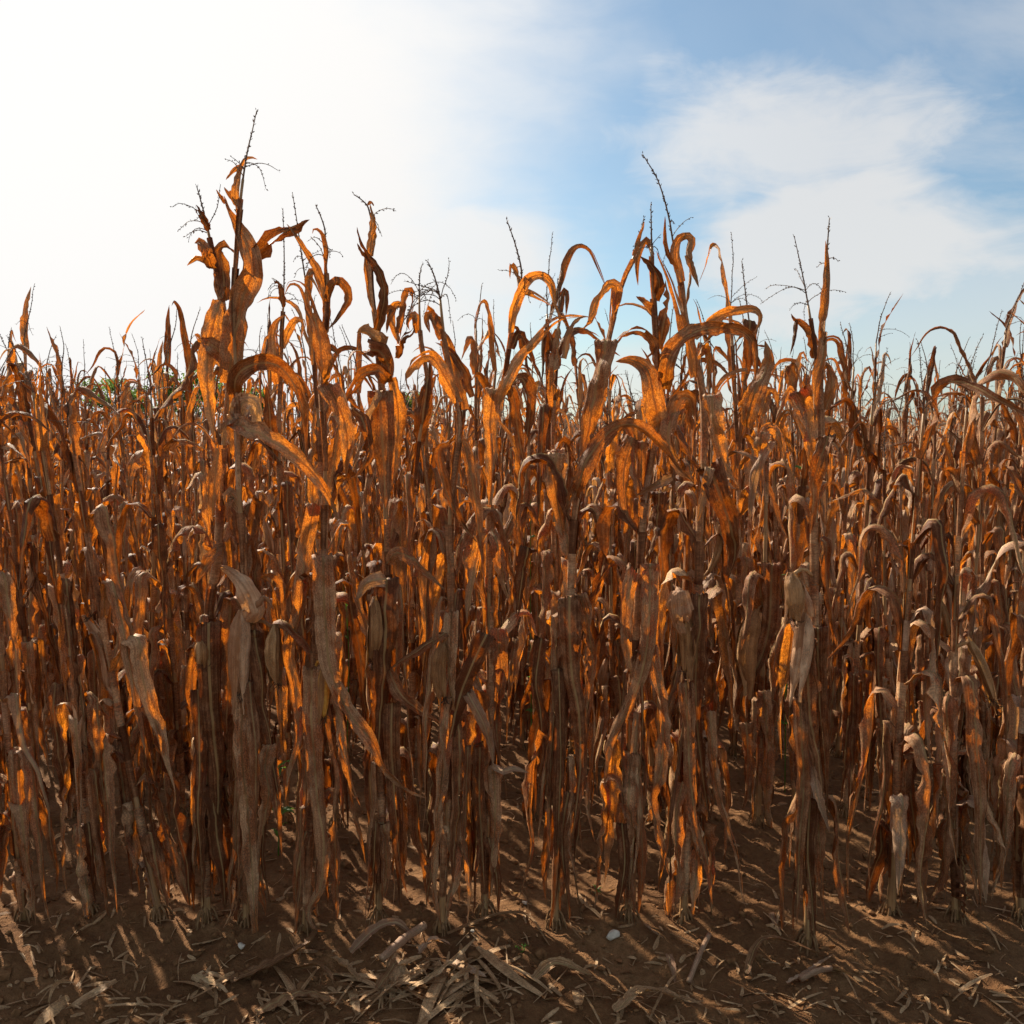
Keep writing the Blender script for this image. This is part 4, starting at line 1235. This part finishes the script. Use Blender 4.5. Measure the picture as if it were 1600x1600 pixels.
fallen_leaf(pts(640, 1560, 690, 1540, 735, 1500, 742, 1478), 16, "dark folded leaf standing out of the litter pile", 0.03, seed=15, arch=0.03)
fallen_leaf(pts(590, 1560, 622, 1530, 640, 1512), 14, "brown leaf leaning over the front of the litter pile", 0.03, seed=16, arch=0.03)
fallen_leaf(pts(655, 1500, 676, 1488, 706, 1486), 14, "pale curled leaf right of the fallen stalk piece", 0.02, M_PALE, seed=17, arch=0.02)
fallen_leaf(pts(400, 1592, 470, 1570, 540, 1578), 20, "wide brown leaf at the bottom edge left of centre", 0.02, seed=18, arch=0.02)
fallen_leaf(pts(960, 1590, 1010, 1566, 1080, 1576), 18, "wide brown leaf at the bottom edge right of centre", 0.02, seed=19, arch=0.02)

def fallen_stalk(a, b, wpx, label, lift=0.02, seed=0):
    r = np.random.default_rng(seed)
    p, q = drop(*a, lift), drop(*b, lift + 0.015)
    C = spline([p, (p + q) / 2 + [0, 0, 0.008], q], 12)
    base = C[0].copy()
    g = Geo(); g.put(*tube(C - base, wpx * 2.65 / F / 2 * (1 + 0.18 * np.exp(-((np.linspace(0, 1, 12) - 0.45) / 0.05) ** 2)), 9))
    o = add("fallen_stalk", g.mesh("fallen_stalk", M_PALE), None, base)
    tag(o, label, "fallen stalk", "broken stalk pieces on the soil")
fallen_stalk((596, 1518), (664, 1471), 13, "pale cut piece of stalk lying on the litter pile", 0.04, 1)
fallen_stalk((1076, 1542), (1108, 1474), 8, "thin greenish stalk piece pointing away at the bottom right of centre", 0.015, 2)
fallen_stalk((1250, 1540), (1298, 1530), 9, "short yellow stalk piece at the lower right corner", 0.02, 3)

def stone(px, py, wpx, label, seed):
    r = np.random.default_rng(seed)
    import bmesh
    bm = bmesh.new(); bmesh.ops.create_icosphere(bm, subdivisions=3, radius=1)
    R = wpx * 2.7 / F / 2
    k = r.normal(size=(9, 3)); k /= np.linalg.norm(k, axis=1)[:, None]; cut = r.uniform(0.45, 0.8, 9)
    for v in bm.verts:
        c = np.array(v.co)
        for q in range(9):
            e = c @ k[q] - cut[q]
            if e > 0: c = c - k[q] * e * 0.9
        v.co = Vector(c * [R, R * 0.9, R * 0.75])
    me = bpy.data.meshes.new("stone"); bm.to_mesh(me); bm.free(); me.materials.append(M_STONE)
    p = drop(px, py); o = add("stone", me, None, p + [0, 0, R * 0.45]); o.rotation_euler = r.uniform(-.4, .4, 3)
    tag(o, label, "stone", "white stones on the soil")
stone(377, 1481, 15, "small angular white stone at the lower left", 1)
stone(957, 1465, 25, "flat white stone below the plant with the pale crumpled leaf", 2)
stone(820, 1413, 11, "small round white stone in a patch of sun", 3)
stone(738, 1456, 7, "tiny white stone under the middle plants", 4)

def litter():
    r = np.random.default_rng(9)
    g = Geo()
    for q in range(1900):
        if q < 1000:
            x, y = r.uniform(-1.9, 1.9), 2.2 + abs(r.normal(0, 0.32))
        else:
            x, y = r.uniform(-3, 3), r.uniform(2.2, 5.5)
        big = r.random() < 0.06
        if big: x = r.normal(-0.27, 0.17) if r.random() < 0.65 else r.uniform(-1.4, 1.4); y = r.normal(2.44, 0.06)
        ln = r.uniform(0.012, 0.11) * (1.3 if r.random() < 0.2 else 0.7); w = r.uniform(0.0012, 0.006)
        if big: ln = r.uniform(0.07, 0.3); w = r.choice([0.0025, 0.004, 0.007, 0.014]) * r.uniform(0.7, 1.3)
        a = r.uniform(0, 6.28); z = float(ground_z(x, y))
        c = np.array([x, y, z + r.uniform(0.0, 0.008)]); d = np.array([math.cos(a), math.sin(a), r.normal(0, 0.14)])
        sd = np.array([-math.sin(a), math.cos(a), r.normal(0, .5)])
        m = 6 if big else 4
        t = np.linspace(-.5, .5, m)
        P = c + np.outer(t * ln, d) + np.outer((0.25 - t * t) * ln * r.normal(0, .2), sd) + np.outer((0.25 - t * t) * ln * r.uniform(0, .35), UP)
        ww = w * (1 - (t * 1.6) ** 2 * 0.8)
        V = np.concatenate([P - np.outer(ww, sd), P + np.outer(ww, sd)])
        g.put(V, [(i, i + 1, m + i + 1, m + i) for i in range(m - 1)],
              np.stack([np.tile(np.linspace(0, ln, m), 2) + q * 0.37, np.repeat([0.1, 0.4], m)], 1))
    o = add("straw_litter", g.mesh("straw_litter", M_LITTER)); tag(o, "scattered scraps of straw and broken leaf on the soil", None, None, "stuff")
    g = Geo()
    ico_v = None
    import bmesh
    bm = bmesh.new(); bmesh.ops.create_icosphere(bm, subdivisions=1, radius=1)
    iv = np.array([v.co for v in bm.verts]); ifc = [tuple(v.index for v in f.verts) for f in bm.faces]; bm.free()
    for q in range(5200):
        x, y = r.uniform(-2.2, 2.2), r.uniform(2.2, 4.6)
        R = 0.0022 + 0.012 * r.random() ** 3 + (r.uniform(0.006, 0.016) if r.random() < 0.05 else 0)
        v = iv * (1 + r.normal(0, 0.2, (len(iv), 1))) * R * [1, r.uniform(.7, 1.2), 0.7]
        g.put(v + [x, y, float(ground_z(x, y)) + R * 0.25], ifc)
    o = add("soil_clods", g.mesh("soil_clods", M_CLOD, False)); tag(o, "loose crumbs of brown earth strewn over the soil", None, None, "stuff")
litter()

def weed(px, py, Y, h, n, label, seed, leaf=0.05):
    r = np.random.default_rng(seed)
    p = at(px, py, Y); x = p[0]; z = float(ground_z(x, Y))
    root = bpy.data.objects.new("weed", None); root.location = (x, Y, z); COL.objects.link(root)
    tag(root, label, "weed", "green weeds among the corn")
    S = spline([[0, 0, -0.01], [r.normal(0, .01), r.normal(0, .01), h * .5], [r.normal(0, .03), r.normal(0, .03), h]], 10)
    g = Geo(); g.put(*tube(S, np.linspace(0.003, 0.0012, 10), 5)); add("stem", g.mesh("stem", M_GREEN), root)
    for q in range(n):
        c = S[int(r.uniform(2, 9.9))]
        g = Geo()
        g.put(*leaf_local(r, c, r.uniform(0, 6.28), leaf * r.uniform(.7, 1.4), leaf * 0.35, 0.7, -0.6, .2, .7, 0.001, n=8, M=5, curl=.4))
        add("leaf", g.mesh("leaf", M_GREEN), root)
weed(431, 1170, 3.25, 0.36, 14, "green leafy weed growing behind the plant with two husked ears", 1, 0.06)
weed(932, 1392, on_ground(932, 1392)[1], 0.035, 6, "tiny green sprout on bare soil right of centre", 2, 0.02)
weed(809, 1487, on_ground(809, 1487)[1], 0.03, 5, "tiny green sprout near the bottom centre", 3, 0.02)
weed(1238, 800, 3.9, 1.50, 16, "tall thin green vine showing between the plants on the right", 4, 0.05)
weed(832, 740, 4.0, 1.48, 10, "thin green shoot showing between stalks at the centre", 5, 0.03)
weed(535, 775, 4.1, 1.42, 12, "thin green shoot beside the hanging grey leaf on the left", 6, 0.04)

# ------------------------------------------------------------------ trees beyond the field
def tree(px, top, Y, rx, label, seed, low=690):
    r = np.random.default_rng(seed)
    p = at(px, top, Y); H = p[2]; x = p[0]
    root = bpy.data.objects.new("tree", None); root.location = (x, Y, 0); COL.objects.link(root)
    tag(root, label, "tree", "trees beyond the field")
    g = Geo()
    g.put(*tube(spline([[0, 0, -.3], [r.normal(0, .1), 0, H * .4], [r.normal(0, .3), 0, H * .85]], 9), np.linspace(0.022, 0.006, 9) * H, 7))
    cl = []
    for q in range(16):
        a = r.uniform(0, 6.28); z0 = H * r.uniform(.25, .7)
        e = np.array([math.cos(a) * rx * r.uniform(.3, .8), math.sin(a) * rx * r.uniform(.3, .8), min(H * .93, z0 + H * r.uniform(.1, .3))])
        g.put(*tube(spline([[0, 0, z0], e * [.5, .5, 1] - [0, 0, .05 * H], e], 5), np.linspace(.008, .002, 5) * H, 5)); cl.append(e)
    add("trunk", g.mesh("trunk", M_BARK), root)
    cl.append(np.array([0, 0, H * .9]))
    n = 5200
    ci = r.integers(0, len(cl), n)
    C = np.array(cl)[ci] + nrm(r.normal(size=(n, 3))) * (r.random((n, 1)) ** .5) * np.array([rx * .36, rx * .36, H * .11]) * r.uniform(.6, 1.2, (n, 1))
    C[:, 2] = np.minimum(C[:, 2], H)
    A = nrm(r.normal(size=(n, 3))); B = nrm(np.cross(A, r.normal(size=(n, 3)))); s = H * r.uniform(.012, .024, (n, 1))
    V = np.stack([C - A * s, C + B * s * .5, C + A * s, C - B * s * .5], 1).reshape(-1, 3)
    g = Geo(); g.put(V, [(4 * i, 4 * i + 1, 4 * i + 2, 4 * i + 3) for i in range(n)]); add("crown", g.mesh("crown", M_TREE, False), root)
tree(306, 576, 62, 3.0, "green tree beyond the field at the far left behind the leftmost plants", 1)
tree(398, 601, 66, 2.3, "round green tree top seen under the arching leaf on the left", 2)
tree(640, 612, 60, 2.2, "green tree showing between the plants left of centre", 3)
tree(180, 590, 70, 3.4, "wide green tree beyond the field outside the leftmost plants", 4)
